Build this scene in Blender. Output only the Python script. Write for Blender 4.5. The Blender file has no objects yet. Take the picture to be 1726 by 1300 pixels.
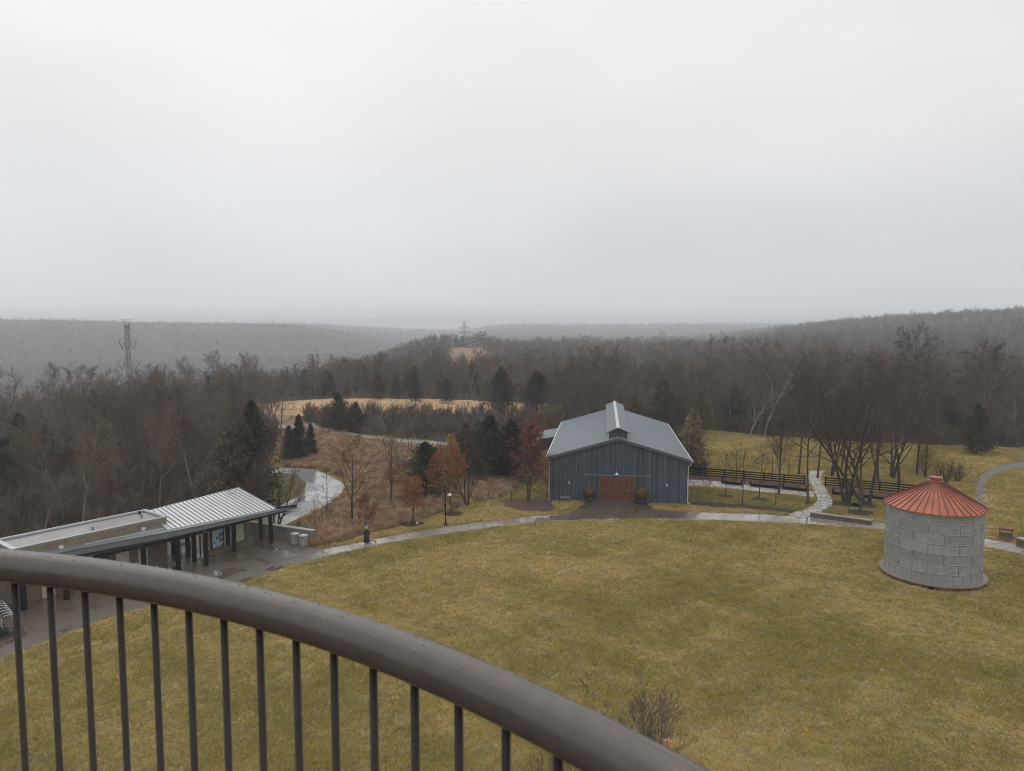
import bpy, math, random
import numpy as np
from mathutils import Vector, Matrix

S = bpy.context.scene
C = S.collection
R_ = math.radians
pi = math.pi

# ------------------------------------------------------------------ camera
H = 21.0                      # camera height over the lawn (top of a lookout tower)
FPX = 1215.0                  # focal length in pixels of the 1726 px wide photograph
PT = math.atan(100 / FPX)     # camera pitch, downwards
cam = bpy.data.cameras.new('camera')
co = bpy.data.objects.new('camera', cam)
C.objects.link(co)
co.location = (0, 0, H)
co.rotation_euler = (pi / 2 - PT, 0, 0)
cam.sensor_width = 36
cam.lens = FPX / 1726 * 36
cam.clip_start = 0.05
cam.clip_end = 12000
cam.dof.use_dof = True
cam.dof.focus_distance = 75
cam.dof.aperture_fstop = 7.5
S.camera = co

# ------------------------------------------------------------------ render settings
S.render.engine = 'CYCLES'
S.view_settings.view_transform = 'Standard'
S.view_settings.look = 'None'
S.view_settings.exposure = 0.0
S.view_settings.gamma = 1.0
S.view_settings.use_curve_mapping = False
cy = S.cycles
cy.use_denoising = True
cy.max_bounces = 5
cy.diffuse_bounces = 2
cy.glossy_bounces = 2
cy.transmission_bounces = 2
cy.volume_bounces = 1
cy.transparent_max_bounces = 6
cy.use_adaptive_sampling = True
cy.adaptive_threshold = 0.006
cy.filter_width = 1.05
cy.sample_clamp_indirect = 4

# ------------------------------------------------------------------ world: overcast sky
world = bpy.data.worlds.new('World')
S.world = world
world.use_nodes = True
nt = world.node_tree
nt.nodes.clear()
SUN_EL, SUN_ROT = R_(55), R_(150)
w_out = nt.nodes.new('ShaderNodeOutputWorld')
w_bg = nt.nodes.new('ShaderNodeBackground')
w_bg.inputs['Strength'].default_value = 0.1
w_sky = nt.nodes.new('ShaderNodeTexSky')
w_sky.sky_type = 'NISHITA'
w_sky.sun_disc = False
w_sky.sun_elevation = SUN_EL
w_sky.sun_rotation = SUN_ROT
w_tc = nt.nodes.new('ShaderNodeTexCoord')
w_sep = nt.nodes.new('ShaderNodeSeparateXYZ')
nt.links.new(w_tc.outputs['Generated'], w_sep.inputs[0])
w_r = nt.nodes.new('ShaderNodeValToRGB')
nt.links.new(w_sep.outputs['Z'], w_r.inputs[0])
cr = w_r.color_ramp
cr.elements[0].position = 0.0
cr.elements[0].color = (.71, .73, .755, 1)
cr.elements[1].position = 1.0
cr.elements[1].color = (1.05, 1.05, 1.05, 1)
for p_, c_ in ((.10, (.70, .72, .745)), (.25, (.79, .80, .81)), (.42, (.90, .905, .91))):
    e_ = cr.elements.new(p_)
    e_.color = (*c_, 1)
w_map = nt.nodes.new('ShaderNodeMapping')
w_map.inputs['Scale'].default_value = (1.3, 1.3, 2.6)
w_map.inputs['Rotation'].default_value = (.1, .50, .2)
nt.links.new(w_tc.outputs['Generated'], w_map.inputs[0])
w_n = nt.nodes.new('ShaderNodeTexNoise')
w_n.inputs['Scale'].default_value = 1.5
w_n.inputs['Detail'].default_value = 5
w_n.inputs['Roughness'].default_value = .45
nt.links.new(w_map.outputs[0], w_n.inputs['Vector'])
w_mr = nt.nodes.new('ShaderNodeMapRange')
w_mr.inputs['From Min'].default_value = .3
w_mr.inputs['From Max'].default_value = .7
w_mr.inputs['To Min'].default_value = 9.5
w_mr.inputs['To Max'].default_value = 11.0
nt.links.new(w_n.outputs['Fac'], w_mr.inputs['Value'])
w_mul = nt.nodes.new('ShaderNodeVectorMath')
w_mul.operation = 'SCALE'
nt.links.new(w_r.outputs[0], w_mul.inputs[0])
w_sd = nt.nodes.new('ShaderNodeMapRange')      # the cloud deck is a little thinner towards the left
w_sd.inputs['From Min'].default_value = -.7
w_sd.inputs['From Max'].default_value = .7
w_sd.inputs['To Min'].default_value = 1.05
w_sd.inputs['To Max'].default_value = .98
nt.links.new(w_sep.outputs['X'], w_sd.inputs['Value'])
w_m2 = nt.nodes.new('ShaderNodeMath')
w_m2.operation = 'MULTIPLY'
nt.links.new(w_mr.outputs[0], w_m2.inputs[0])
nt.links.new(w_sd.outputs[0], w_m2.inputs[1])
nt.links.new(w_m2.outputs[0], w_mul.inputs['Scale'])
w_mix = nt.nodes.new('ShaderNodeMixRGB')
w_mix.inputs[0].default_value = .97
nt.links.new(w_sky.outputs[0], w_mix.inputs[1])
nt.links.new(w_mul.outputs[0], w_mix.inputs[2])
nt.links.new(w_mix.outputs[0], w_bg.inputs[0])
nt.links.new(w_bg.outputs[0], w_out.inputs[0])

# one weak, very soft sun behind the overcast
sl = bpy.data.lights.new('sun', 'SUN')
sl.energy = 0.5
sl.angle = R_(60)
sl.color = (1, .98, .95)
so = bpy.data.objects.new('sun', sl)
C.objects.link(so)
so.rotation_euler = (R_(90) - SUN_EL, 0, R_(180) - SUN_ROT + R_(180))

# ================================================================== helpers
rng = np.random.default_rng(7)


def ray(px, py):
    x = (px - 863) / FPX
    y = -(py - 650) / FPX
    c, s = math.cos(PT), math.sin(PT)
    return np.array([x, c + y * s, -s + y * c])


def P(px, py, z=0.0):
    """point of the level plane z seen at a pixel of the photograph"""
    r = ray(px, py)
    t = (z - H) / r[2]
    return np.array([0, 0, H]) + r * t


def zat(px, py, Y):
    """height of what is seen at a pixel, standing at distance Y"""
    r = ray(px, py)
    return H + r[2] * Y / r[1]


def xat(px, Y, z=0):
    c, s = math.cos(PT), math.sin(PT)
    return (px - 863) / FPX * (Y * c - (z - H) * s)


def sm(t):
    t = np.clip(t, 0, 1)
    return t * t * (3 - 2 * t)


def vnoise(x, y, f, seed=0):
    """cheap smooth noise from sines, -1..1"""
    a = seed * 1.7
    return (np.sin(x * f + a + 1.3 * np.sin(y * f * .7 + a)) + np.sin(y * f * 1.1 - a + 1.7 * np.sin(x * f * .6 + 2 * a))
            + .5 * np.sin((x + y) * f * 2.1 + a) + .5 * np.sin((x - y) * f * 2.7 - a)) / 3


def hgt(x, y):
    """ground height"""
    x = np.asarray(x, float)
    y = np.asarray(y, float)
    r = np.hypot(x, y)
    az = np.arctan2(x, np.maximum(y, 1e-3))
    az = np.where(y < 0, np.where(x < 0, -1.6, 1.6), az)
    z = -31 * sm((-x - 38) / 235) * sm((y - 55) / 70)
    rightf = sm((az - .12) / .3)
    z = z - 9 * sm((r - 232) / 140) * (1 - .5 * rightf)
    leftf = sm((-az - .10) / .22)
    # left valley and long far hill
    z = z - 22 * sm((r - 330) / 570) * leftf
    z = z + leftf * (75 + 8 * sm((-az - .35) / .3)) * sm((r - 1150) / 1150)
    # middle: low ridge, valley, far ridges
    mid = 1 - leftf
    z = z + mid * (1 - rightf) * ((8 - 5.5 * sm((az + .045) / .03)) * sm((r - 430) / 190) - 18 * sm((r - 760) / 350) + 36 * sm((r - 2200) / 1400))
    # right: wooded ridge
    A = np.interp(az, [.1, .25, .345, .48, .617, .9], [-16, -4, 9.5, 28, 38, 52])
    z = z + mid * rightf * (A * sm((r - 470) / 780) + 30 * sm((r - 2300) / 1300) * sm((.42 - az) / .2))
    w = sm((r - 260) / 300)
    z = z + w * (3.0 * vnoise(x, y, .011) + 1.2 * vnoise(x, y, .031, 2)) + sm((r - 1200) / 900) * 5 * vnoise(x, y, .0042, 4)
    return z


def h1(x, y):
    return float(hgt(x, y))


def inpoly(x, y, poly):
    x = np.asarray(x, float)
    y = np.asarray(y, float)
    ins = np.zeros(x.shape, bool)
    n = len(poly)
    for i in range(n):
        x0, y0 = poly[i][0], poly[i][1]
        x1, y1 = poly[(i + 1) % n][0], poly[(i + 1) % n][1]
        if y0 == y1:
            continue
        c_ = ((y0 > y) != (y1 > y)) & (x < (x1 - x0) * (y - y0) / (y1 - y0) + x0)
        ins ^= c_
    return ins


def tag(o, label=None, cat=None, group=None, kind=None):
    if label:
        o['label'] = label
    if cat:
        o['category'] = cat
    if group:
        o['group'] = group
    if kind:
        o['kind'] = kind
    return o


def empty(name, loc=(0, 0, 0), rz=0.0, **kw):
    o = bpy.data.objects.new(name, None)
    C.objects.link(o)
    o.location = [float(v) for v in loc]
    o.rotation_euler = (0, 0, rz)
    o.empty_display_size = .5
    return tag(o, **kw)


class MB:
    """mesh collector"""

    def __init__(s):
        s.v = []
        s.f = []
        s.m = []
        s.mi = 0

    def add(s, vs, fs):
        b = len(s.v)
        s.v += [tuple(float(c) for c in q) for q in vs]
        s.f += [tuple(i + b for i in q) for q in fs]
        s.m += [s.mi] * len(fs)

    def box(s, a, b):
        x0, y0, z0 = a
        x1, y1, z1 = b
        s.add([(x0, y0, z0), (x1, y0, z0), (x1, y1, z0), (x0, y1, z0), (x0, y0, z1), (x1, y0, z1), (x1, y1, z1), (x0, y1, z1)],
              [(0, 3, 2, 1), (4, 5, 6, 7), (0, 1, 5, 4), (1, 2, 6, 5), (2, 3, 7, 6), (3, 0, 4, 7)])

    def hexa(s, bot, top):
        s.add(list(bot) + list(top), [(0, 3, 2, 1), (4, 5, 6, 7), (0, 1, 5, 4), (1, 2, 6, 5), (2, 3, 7, 6), (3, 0, 4, 7)])

    def bar(s, p, q, w, h=None, up=(0, 0, 1)):
        h = h or w
        p = Vector(p)
        q = Vector(q)
        d = (q - p).normalized()
        u = Vector(up)
        if abs(d.dot(u)) > .98:
            u = Vector((0, 1, 0))
        sx = d.cross(u).normalized() * (w / 2)
        sy = sx.cross(d).normalized() * (h / 2)
        s.hexa([p - sx - sy, p + sx - sy, p + sx + sy, p - sx + sy], [q - sx - sy, q + sx - sy, q + sx + sy, q - sx + sy])

    def tube(s, pts, r, k=8, caps=True):
        pts = [Vector(p) for p in pts]
        n = len(pts)
        rr = r if isinstance(r, (list, tuple)) else [r] * n
        vs = []
        ref = Vector((.3, .2, .93))
        for i, p in enumerate(pts):
            d = (pts[min(i + 1, n - 1)] - pts[max(i - 1, 0)]).normalized()
            if abs(d.dot(ref)) > .95:
                rf = Vector((1, 0, 0))
            else:
                rf = ref
            a = d.cross(rf).normalized()
            b = d.cross(a).normalized()
            for j in range(k):
                t = 2 * pi * j / k
                vs.append(p + (a * math.cos(t) + b * math.sin(t)) * rr[i])
        fs = []
        for i in range(n - 1):
            for j in range(k):
                fs.append((i * k + j, i * k + (j + 1) % k, (i + 1) * k + (j + 1) % k, (i + 1) * k + j))
        if caps:
            fs.append(tuple(range(k)))
            fs.append(tuple((n - 1) * k + j for j in range(k)))
        s.add(vs, fs)

    def lathe(s, prof, k=32, c=(0, 0), cap=True, a0=0, a1=2 * pi):
        full = abs(a1 - a0 - 2 * pi) < 1e-6
        kk = k if full else k + 1
        vs = []
        for (r, z) in prof:
            for j in range(kk):
                t = a0 + (a1 - a0) * j / k
                vs.append((c[0] + r * math.cos(t), c[1] + r * math.sin(t), z))
        fs = []
        for i in range(len(prof) - 1):
            for j in range(k):
                j2 = (j + 1) % kk if full else j + 1
                fs.append((i * kk + j, i * kk + j2, (i + 1) * kk + j2, (i + 1) * kk + j))
        if cap and full:
            fs.append(tuple(range(kk))[::-1])
            fs.append(tuple((len(prof) - 1) * kk + j for j in range(kk)))
        s.add(vs, fs)

    def poly(s, pts, z0, z1):
        """vertical prism over a plan polygon"""
        n = len(pts)
        vs = [(p[0], p[1], z0) for p in pts] + [(p[0], p[1], z1) for p in pts]
        fs = [tuple(range(n))[::-1], tuple(range(n, 2 * n))]
        for i in range(n):
            fs.append((i, (i + 1) % n, n + (i + 1) % n, n + i))
        s.add(vs, fs)

    def build(s, name, mats, parent=None, smooth=False, kind=None):
        me = bpy.data.meshes.new(name)
        off = Vector((0, 0, 0))
        me.from_pydata(s.v, [], s.f)
        if not isinstance(mats, (list, tuple)):
            mats = [mats]
        for m in mats:
            me.materials.append(m)
        if len(mats) > 1:
            me.polygons.foreach_set('material_index', s.m)
        if smooth:
            me.polygons.foreach_set('use_smooth', [True] * len(me.polygons))
        me.update()
        o = bpy.data.objects.new(name, me)
        C.objects.link(o)
        if parent is not None:
            o.parent = parent
        if kind:
            o['kind'] = kind
        return o


def rel(mb, loc):
    """move world-space vertices into the frame of a thing standing at loc"""
    mb.v = [(x - loc[0], y - loc[1], z - loc[2]) for x, y, z in mb.v]
    return mb


# ------------------------------------------------------------------ materials
def new_mat(name):
    m = bpy.data.materials.new(name)
    m.use_nodes = True
    return m, m.node_tree, m.node_tree.nodes['Principled BSDF']


def nd(t, ty, **kw):
    n = t.nodes.new(ty)
    for k, v in kw.items():
        if k in n.inputs:
            n.inputs[k].default_value = v
        else:
            setattr(n, k, v)
    return n


def noise(t, scale, detail=4, rough=.55, vec=None, stretch=None):
    n = nd(t, 'ShaderNodeTexNoise', Scale=scale, Detail=detail, Roughness=rough)
    if stretch:
        mp = nd(t, 'ShaderNodeMapping')
        mp.inputs['Scale'].default_value = stretch
        t.links.new(vec, mp.inputs[0])
        vec = mp.outputs[0]
    if vec:
        t.links.new(vec, n.inputs['Vector'])
    return n.outputs['Fac']


def remap(t, v, a, b, c=0, d=1):
    n = nd(t, 'ShaderNodeMapRange')
    t.links.new(v, n.inputs['Value'])
    for k, q in (('From Min', a), ('From Max', b), ('To Min', c), ('To Max', d)):
        n.inputs[k].default_value = q
    return n.outputs[0]


def mixc(t, f, a, b, mode='MIX'):
    n = nd(t, 'ShaderNodeMixRGB', blend_type=mode)
    for i, q in ((0, f), (1, a), (2, b)):
        if isinstance(q, (int, float)):
            n.inputs[i].default_value = q
        elif isinstance(q, (tuple, list)):
            n.inputs[i].default_value = (*q[:3], 1)
        else:
            t.links.new(q, n.inputs[i])
    return n.outputs[0]


def math_(t, op, a, b=0.0):
    n = nd(t, 'ShaderNodeMath', operation=op)
    for i, q in ((0, a), (1, b)):
        if isinstance(q, (int, float)):
            n.inputs[i].default_value = q
        else:
            t.links.new(q, n.inputs[i])
    return n.outputs[0]


def bump(t, b, h, strength=.3, dist=.02):
    n = nd(t, 'ShaderNodeBump', Strength=strength, Distance=dist)
    t.links.new(h, n.inputs['Height'])
    t.links.new(n.outputs[0], b.inputs['Normal'])


def pos(t):
    return nd(t, 'ShaderNodeNewGeometry').outputs['Position']


def obc(t):
    return nd(t, 'ShaderNodeTexCoord').outputs['Object']


def pm(name, col, rough=.7, var=.15, scale=2.0, metal=0.0, bmp=0.0, stretch=None, rnd=0.0, spec=.5):
    """plain painted / natural surface with procedural variation"""
    m, t, b = new_mat(name)
    v = obc(t)
    f = noise(t, scale, 5, .6, v, stretch)
    a = tuple(c * (1 - var) for c in col)
    c2 = tuple(min(1, c * (1 + var)) for c in col)
    cc = mixc(t, remap(t, f, .3, .7), a, c2)
    if rnd:
        oi = nd(t, 'ShaderNodeObjectInfo').outputs['Random']
        hv = nd(t, 'ShaderNodeHueSaturation')
        t.links.new(remap(t, oi, 0, 1, 1 - rnd, 1 + rnd), hv.inputs['Value'])
        o2 = math_(t, 'FRACT', math_(t, 'MULTIPLY', oi, 17.3))
        t.links.new(remap(t, o2, 0, 1, .485, .515), hv.inputs['Hue'])
        o3 = math_(t, 'FRACT', math_(t, 'MULTIPLY', oi, 7.7))
        t.links.new(remap(t, o3, 0, 1, .75, 1.25), hv.inputs['Saturation'])
        t.links.new(cc, hv.inputs['Color'])
        cc = hv.outputs[0]
    t.links.new(cc, b.inputs['Base Color'])
    b.inputs['Roughness'].default_value = rough
    b.inputs['Metallic'].default_value = metal
    b.inputs['Specular IOR Level'].default_value = spec
    if bmp:
        bump(t, b, f, bmp, .02)
    return m


def grass_nodes(t, v, lo, hi, straw, dark):
    """winter turf: mottled olive and straw at several sizes"""
    big = noise(t, .055, 4, .6, v)
    mid = noise(t, .45, 5, .65, v)
    fine = noise(t, 3.4, 4, .7, v, (.7, 1.25, 1))
    tiny = noise(t, 10, 2, .6, v, (.7, 1.25, 1))
    amp = remap(t, noise(t, .6, 4, .7, v), .3, .7, .45, 1.0)
    c = mixc(t, remap(t, mid, .35, .65), lo, hi)
    c = mixc(t, remap(t, big, .40, .66, 0, .55), c, straw)
    c = mixc(t, remap(t, noise(t, .12, 6, .75, v), .46, .66, 0, .75), c, (.235, .165, .072))
    c = mixc(t, remap(t, noise(t, .085, 6, .7, v), .52, .68, 0, .8), c, dark)
    c = mixc(t, remap(t, noise(t, .42, 6, .8, v), .50, .64, 0, .7), c, (.275, .20, .088))
    c = mixc(t, remap(t, noise(t, .36, 6, .8, v), .46, .34, 0, .75), c, dark)
    c = mixc(t, math_(t, 'MULTIPLY', amp, remap(t, fine, .50, .64, 0, .55)), c, tuple(q * .42 for q in lo))
    c = mixc(t, math_(t, 'MULTIPLY', amp, remap(t, fine, .48, .34, 0, .5)), c, (.30, .245, .10))
    c = mixc(t, remap(t, tiny, .51, .63, 0, .62), c, tuple(q * .36 for q in lo))
    c = mixc(t, remap(t, tiny, .46, .36, 0, .45), c, (.34, .28, .12))
    h = math_(t, 'ADD', math_(t, 'MULTIPLY', fine, -.8), math_(t, 'MULTIPLY', tiny, -.6))
    return c, h


# ground material: zones painted as masks of what really covers the ground
m_ground, t, b = new_mat('ground_cover')
v = pos(t)
lawnc, lawnh = grass_nodes(t, v, (.150, .132, .026), (.205, .170, .034), (.305, .228, .066), (.078, .088, .020))
at = nd(t, 'ShaderNodeAttribute', attribute_name='zone')
sp = nd(t, 'ShaderNodeSeparateColor')
t.links.new(at.outputs['Color'], sp.inputs[0])
at2 = nd(t, 'ShaderNodeAttribute', attribute_name='zone2')
sp2 = nd(t, 'ShaderNodeSeparateColor')
t.links.new(at2.outputs['Color'], sp2.inputs[0])
n1 = noise(t, 1.1, 6, .7, v)
n2 = noise(t, 7, 4, .7, v)
litter = mixc(t, remap(t, n1, .3, .7), (.048, .037, .029), (.085, .063, .047))
litter = mixc(t, remap(t, n2, .4, .7, 0, .6), litter, (.04, .03, .022))
rust = mixc(t, remap(t, n1, .3, .7), (.20, .135, .080), (.36, .24, .145))
rust = mixc(t, remap(t, n2, .45, .7, 0, .6), rust, (.07, .05, .025))
orange = mixc(t, remap(t, n1, .3, .7), (.42, .265, .14), (.56, .37, .21))
green = mixc(t, remap(t, n2, .3, .7), (.085, .082, .035), (.15, .13, .058))
straw = mixc(t, remap(t, n2, .3, .7), (.20, .15, .055), (.34, .245, .10))
edge = noise(t, .9, 4, .6, v)


def msk(ch):
    e = math_(t, 'ADD', ch, math_(t, 'MULTIPLY', math_(t, 'SUBTRACT', edge, .5), .5))
    return remap(t, e, .35, .65)


c = mixc(t, msk(sp2.outputs[0]), lawnc, straw)
c = mixc(t, msk(sp2.outputs[1]), c, green)
c = mixc(t, msk(sp.outputs[1]), c, rust)
c = mixc(t, msk(sp.outputs[0]), c, litter)
c = mixc(t, msk(sp.outputs[2]), c, orange)
c = mixc(t, math_(t, 'MULTIPLY', math_(t, 'MULTIPLY', sp2.outputs[2], remap(t, noise(t, .8, 5, .7, v), .3, .7)), .55), c, (.36, .25, .12))
t.links.new(c, b.inputs['Base Color'])
b.inputs['Roughness'].default_value = .9
b.inputs['Specular IOR Level'].default_value = .08
bump(t, b, math_(t, 'ADD', lawnh, n2), .7, .12)


def wet(name, dry, wetc, puddle=.5, pscale=.35, joint=None, speck=.0):
    """rain-wet paving: dark damp slab, glossy puddles where water stands"""
    m, t, b = new_mat(name)
    v = pos(t)
    n = noise(t, 1.6, 5, .6, v)
    c = mixc(t, remap(t, n, .3, .7), wetc, dry)
    c = mixc(t, remap(t, noise(t, 18, 3, .7, v), .5, .8, 0, .3), c, tuple(q * .6 for q in wetc))
    pd = remap(t, noise(t, pscale, 3, .5, v), puddle, puddle + .10)
    t.links.new(c, b.inputs['Base Color'])
    rg = mixc(t, pd, (.42, .42, .42), (.03, .03, .03))
    t.links.new(rg, b.inputs['Roughness'])
    t.links.new(mixc(t, pd, (1.45, 1.45, 1.45), (1.85, 1.85, 1.85)), b.inputs['IOR'])
    h = mixc(t, pd, n, (.5, .5, .5))
    nn = nd(t, 'ShaderNodeBump', Strength=.12, Distance=.02)
    t.links.new(h, nn.inputs['Height'])
    t.links.new(nn.outputs[0], b.inputs['Normal'])
    return m


m_walk = wet('wet_concrete', (.30, .272, .243), (.235, .21, .185), .46, .16)
m_plaza = wet('wet_paving', (.115, .092, .072), (.078, .062, .049), .50, .35)
m_road = wet('wet_road', (.27, .27, .275), (.22, .22, .225), .44, .10)
m_lane = pm('lane_asphalt', (.20, .20, .205), .6, .2, 1)
m_gravel = pm('gravel', (.125, .122, .118), .7, .3, 6, bmp=.3)

m_flag, t, b = new_mat('flagstone')
v = pos(t)
mp = nd(t, 'ShaderNodeMapping')
mp.inputs['Scale'].default_value = (1.15, 1.5, 1)
t.links.new(v, mp.inputs[0])
dst = nd(t, 'ShaderNodeVectorMath', operation='ADD')
nz = nd(t, 'ShaderNodeTexNoise', Scale=1.5)
t.links.new(mp.outputs[0], nz.inputs['Vector'])
t.links.new(mp.outputs[0], dst.inputs[0])
scn = nd(t, 'ShaderNodeVectorMath', operation='SCALE')
scn.inputs['Scale'].default_value = .5
t.links.new(nz.outputs['Color'], scn.inputs[0])
t.links.new(scn.outputs[0], dst.inputs[1])
vo = nd(t, 'ShaderNodeTexVoronoi', feature='DISTANCE_TO_EDGE', Scale=1.0, voronoi_dimensions='2D')
vc = nd(t, 'ShaderNodeTexVoronoi', feature='F1', Scale=1.0, voronoi_dimensions='2D')
t.links.new(dst.outputs[0], vo.inputs['Vector'])
t.links.new(dst.outputs[0], vc.inputs['Vector'])
hsep = nd(t, 'ShaderNodeSeparateColor')
t.links.new(vc.outputs['Color'], hsep.inputs[0])
stone = mixc(t, hsep.outputs[0], (.36, .34, .30), (.60, .58, .53))
c = mixc(t, remap(t, vo.outputs['Distance'], .05, .11), (.055, .05, .03), stone)
t.links.new(c, b.inputs['Base Color'])
b.inputs['Roughness'].default_value = .35
bump(t, b, remap(t, vo.outputs['Distance'], .03, .12), .6, .04)

m_mulch = pm('mulch', (.026, .017, .013), .9, .5, 9, bmp=.6)
m_mulch2 = pm('leaf_mulch', (.085, .045, .034), .9, .5, 7, bmp=.6)


# barn siding: vertical boards, each its own shade
def boards(name, col, width, axis='X', var=.35, rough=.6, line=.06):
    m, t, b = new_mat(name)
    v = obc(t)
    s3 = nd(t, 'ShaderNodeSeparateXYZ')
    t.links.new(v, s3.inputs[0])
    if axis == 'XY':
        a = math_(t, 'ADD', s3.outputs[0], s3.outputs[1])
    else:
        a = s3.outputs[axis]
    q = math_(t, 'DIVIDE', a, width)
    fl = math_(t, 'FLOOR', q)
    fr = math_(t, 'FRACT', q)
    wn = nd(t, 'ShaderNodeTexWhiteNoise', noise_dimensions='1D')
    t.links.new(fl, wn.inputs['W'])
    c = mixc(t, wn.outputs['Value'], tuple(k * (1 - var) for k in col), tuple(k * (1 + var) for k in col))
    st = noise(t, 1.2, 5, .7, v, (6, 6, .35))
    c = mixc(t, remap(t, st, .35, .7, 0, .5), c, tuple(k * .55 for k in col))
    ln = math_(t, 'LESS_THAN', fr, line)
    c = mixc(t, ln, c, tuple(k * .25 for k in col))
    t.links.new(c, b.inputs['Base Color'])
    b.inputs['Roughness'].default_value = rough
    bump(t, b, math_(t, 'SUBTRACT', st, ln), .4, .02)
    return m


m_siding = boards('barn_siding', (.056, .072, .104), .27, 'XY', .45)
m_batten = pm('siding_batten', (.102, .130, .180), .6, .40, 3, stretch=(3, 3, .4))
m_barntrim = pm('barn_trim', (.075, .092, .12), .5, .15, 2)

m_barnroof, t, b = new_mat('barn_roof_metal')
v = obc(t)
s3 = nd(t, 'ShaderNodeSeparateXYZ')
t.links.new(v, s3.inputs[0])
n = noise(t, .5, 5, .6, v)
c = mixc(t, remap(t, n, .3, .7), (.115, .142, .168), (.145, .172, .196))
st = noise(t, 2.0, 4, .7, v, (.4, 6, .4))
c = mixc(t, remap(t, st, .5, .75, 0, .25), c, (.12, .155, .185))
fr = math_(t, 'FRACT', math_(t, 'DIVIDE', s3.outputs[1], .9))
c = mixc(t, math_(t, 'MULTIPLY', math_(t, 'LESS_THAN', fr, .07), .3), c, (.09, .12, .15))
t.links.new(c, b.inputs['Base Color'])
b.inputs['Roughness'].default_value = .5
b.inputs['Metallic'].default_value = .0
b.inputs['Specular IOR Level'].default_value = .3
bump(t, b, math_(t, 'ADD', n, math_(t, 'MULTIPLY', math_(t, 'LESS_THAN', fr, .07), .5)), .25, .02)

m_ridge = pm('ridge_cap_metal', (.62, .64, .66), .3, .1, 2)
m_steel = pm('pylon_steel', (.085, .09, .095), .6, .1, 1)
m_white = pm('white_paint', (.62, .62, .62), .45, .08, 2)
m_doorwood = boards('door_wood', (.140, .052, .026), .16, 'X', .22, .45, .05)
m_doorframe = pm('door_brace_wood', (.175, .070, .036), .45, .15, 2)
m_black = pm('black_metal', (.007, .007, .008), .55, .2, 3, spec=.25)
m_fence = pm('black_fence_paint', (.008, .0075, .0075), .6, .3, 3, spec=.2)
m_grey = pm('grey_metal', (.22, .225, .23), .4, .15, 3)
m_stone, t, b = new_mat('field_stone')
v = obc(t)
vo = nd(t, 'ShaderNodeTexVoronoi', feature='DISTANCE_TO_EDGE', Scale=3.0)
vc = nd(t, 'ShaderNodeTexVoronoi', feature='F1', Scale=3.0)
mp = nd(t, 'ShaderNodeMapping')
mp.inputs['Scale'].default_value = (1, 1, 2.4)
t.links.new(v, mp.inputs[0])
t.links.new(mp.outputs[0], vo.inputs['Vector'])
t.links.new(mp.outputs[0], vc.inputs['Vector'])
hs = nd(t, 'ShaderNodeSeparateColor')
t.links.new(vc.outputs['Color'], hs.inputs[0])
c = mixc(t, hs.outputs[0], (.10, .075, .055), (.30, .24, .18))
c = mixc(t, remap(t, vo.outputs['Distance'], .02, .08), (.03, .024, .02), c)
t.links.new(c, b.inputs['Base Color'])
b.inputs['Roughness'].default_value = .7
bump(t, b, vo.outputs['Distance'], .5, .05)
m_lip = pm('plinth_concrete', (.23, .185, .14), .45, .25, 3, bmp=.2)
m_conc = pm('board_concrete', (.20, .185, .165), .5, .3, 1.2, bmp=.3, stretch=(1, 1, .5))
m_cap = pm('cap_stone', (.30, .275, .245), .4, .15, 3)

# galvanised sheet: shade per sheet from a face attribute
m_galv, t, b = new_mat('galvanised_sheet')
v = obc(t)
fa = nd(t, 'ShaderNodeAttribute', attribute_name='shade')
n = noise(t, 3.0, 5, .65, v, (1, 1, .6))
c = mixc(t, fa.outputs['Fac'], (.29, .305, .318), (.385, .405, .42))
c = mixc(t, remap(t, n, .4, .75, 0, .5), c, (.15, .155, .155))
c = mixc(t, remap(t, noise(t, 2.2, 5, .75, v, (.5, .5, 9)), .5, .7, 0, .45), c, (.14, .15, .155))
c = mixc(t, remap(t, noise(t, 1.6, 5, .75, v, (2.5, 2.5, .25)), .58, .75, 0, .4), c, (.45, .45, .44))
c = mixc(t, remap(t, noise(t, 9, 4, .7, v, (1, 1, .2)), .6, .8, 0, .4), c, (.42, .42, .41))
t.links.new(c, b.inputs['Base Color'])
b.inputs['Roughness'].default_value = .42
b.inputs['Metallic'].default_value = .25
s3 = nd(t, 'ShaderNodeSeparateXYZ')
t.links.new(v, s3.inputs[0])
cor = math_(t, 'SINE', math_(t, 'MULTIPLY', s3.outputs[2], 2 * pi / .0677))
bump(t, b, cor, .12, .012)
m_seam = pm('sheet_joint', (.10, .105, .11), .5, .3, 4)
m_flange = pm('sheet_flange', (.46, .48, .50), .35, .15, 4)
m_red = pm('red_roof_paint', (.37, .108, .055), .5, .25, 1.2, stretch=(1, 1, .3))
m_redrib = pm('red_rib_paint', (.13, .026, .022), .45, .15, 2)
m_redcap = pm('red_cap_paint', (.30, .085, .055), .5, .2, 5)

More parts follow.
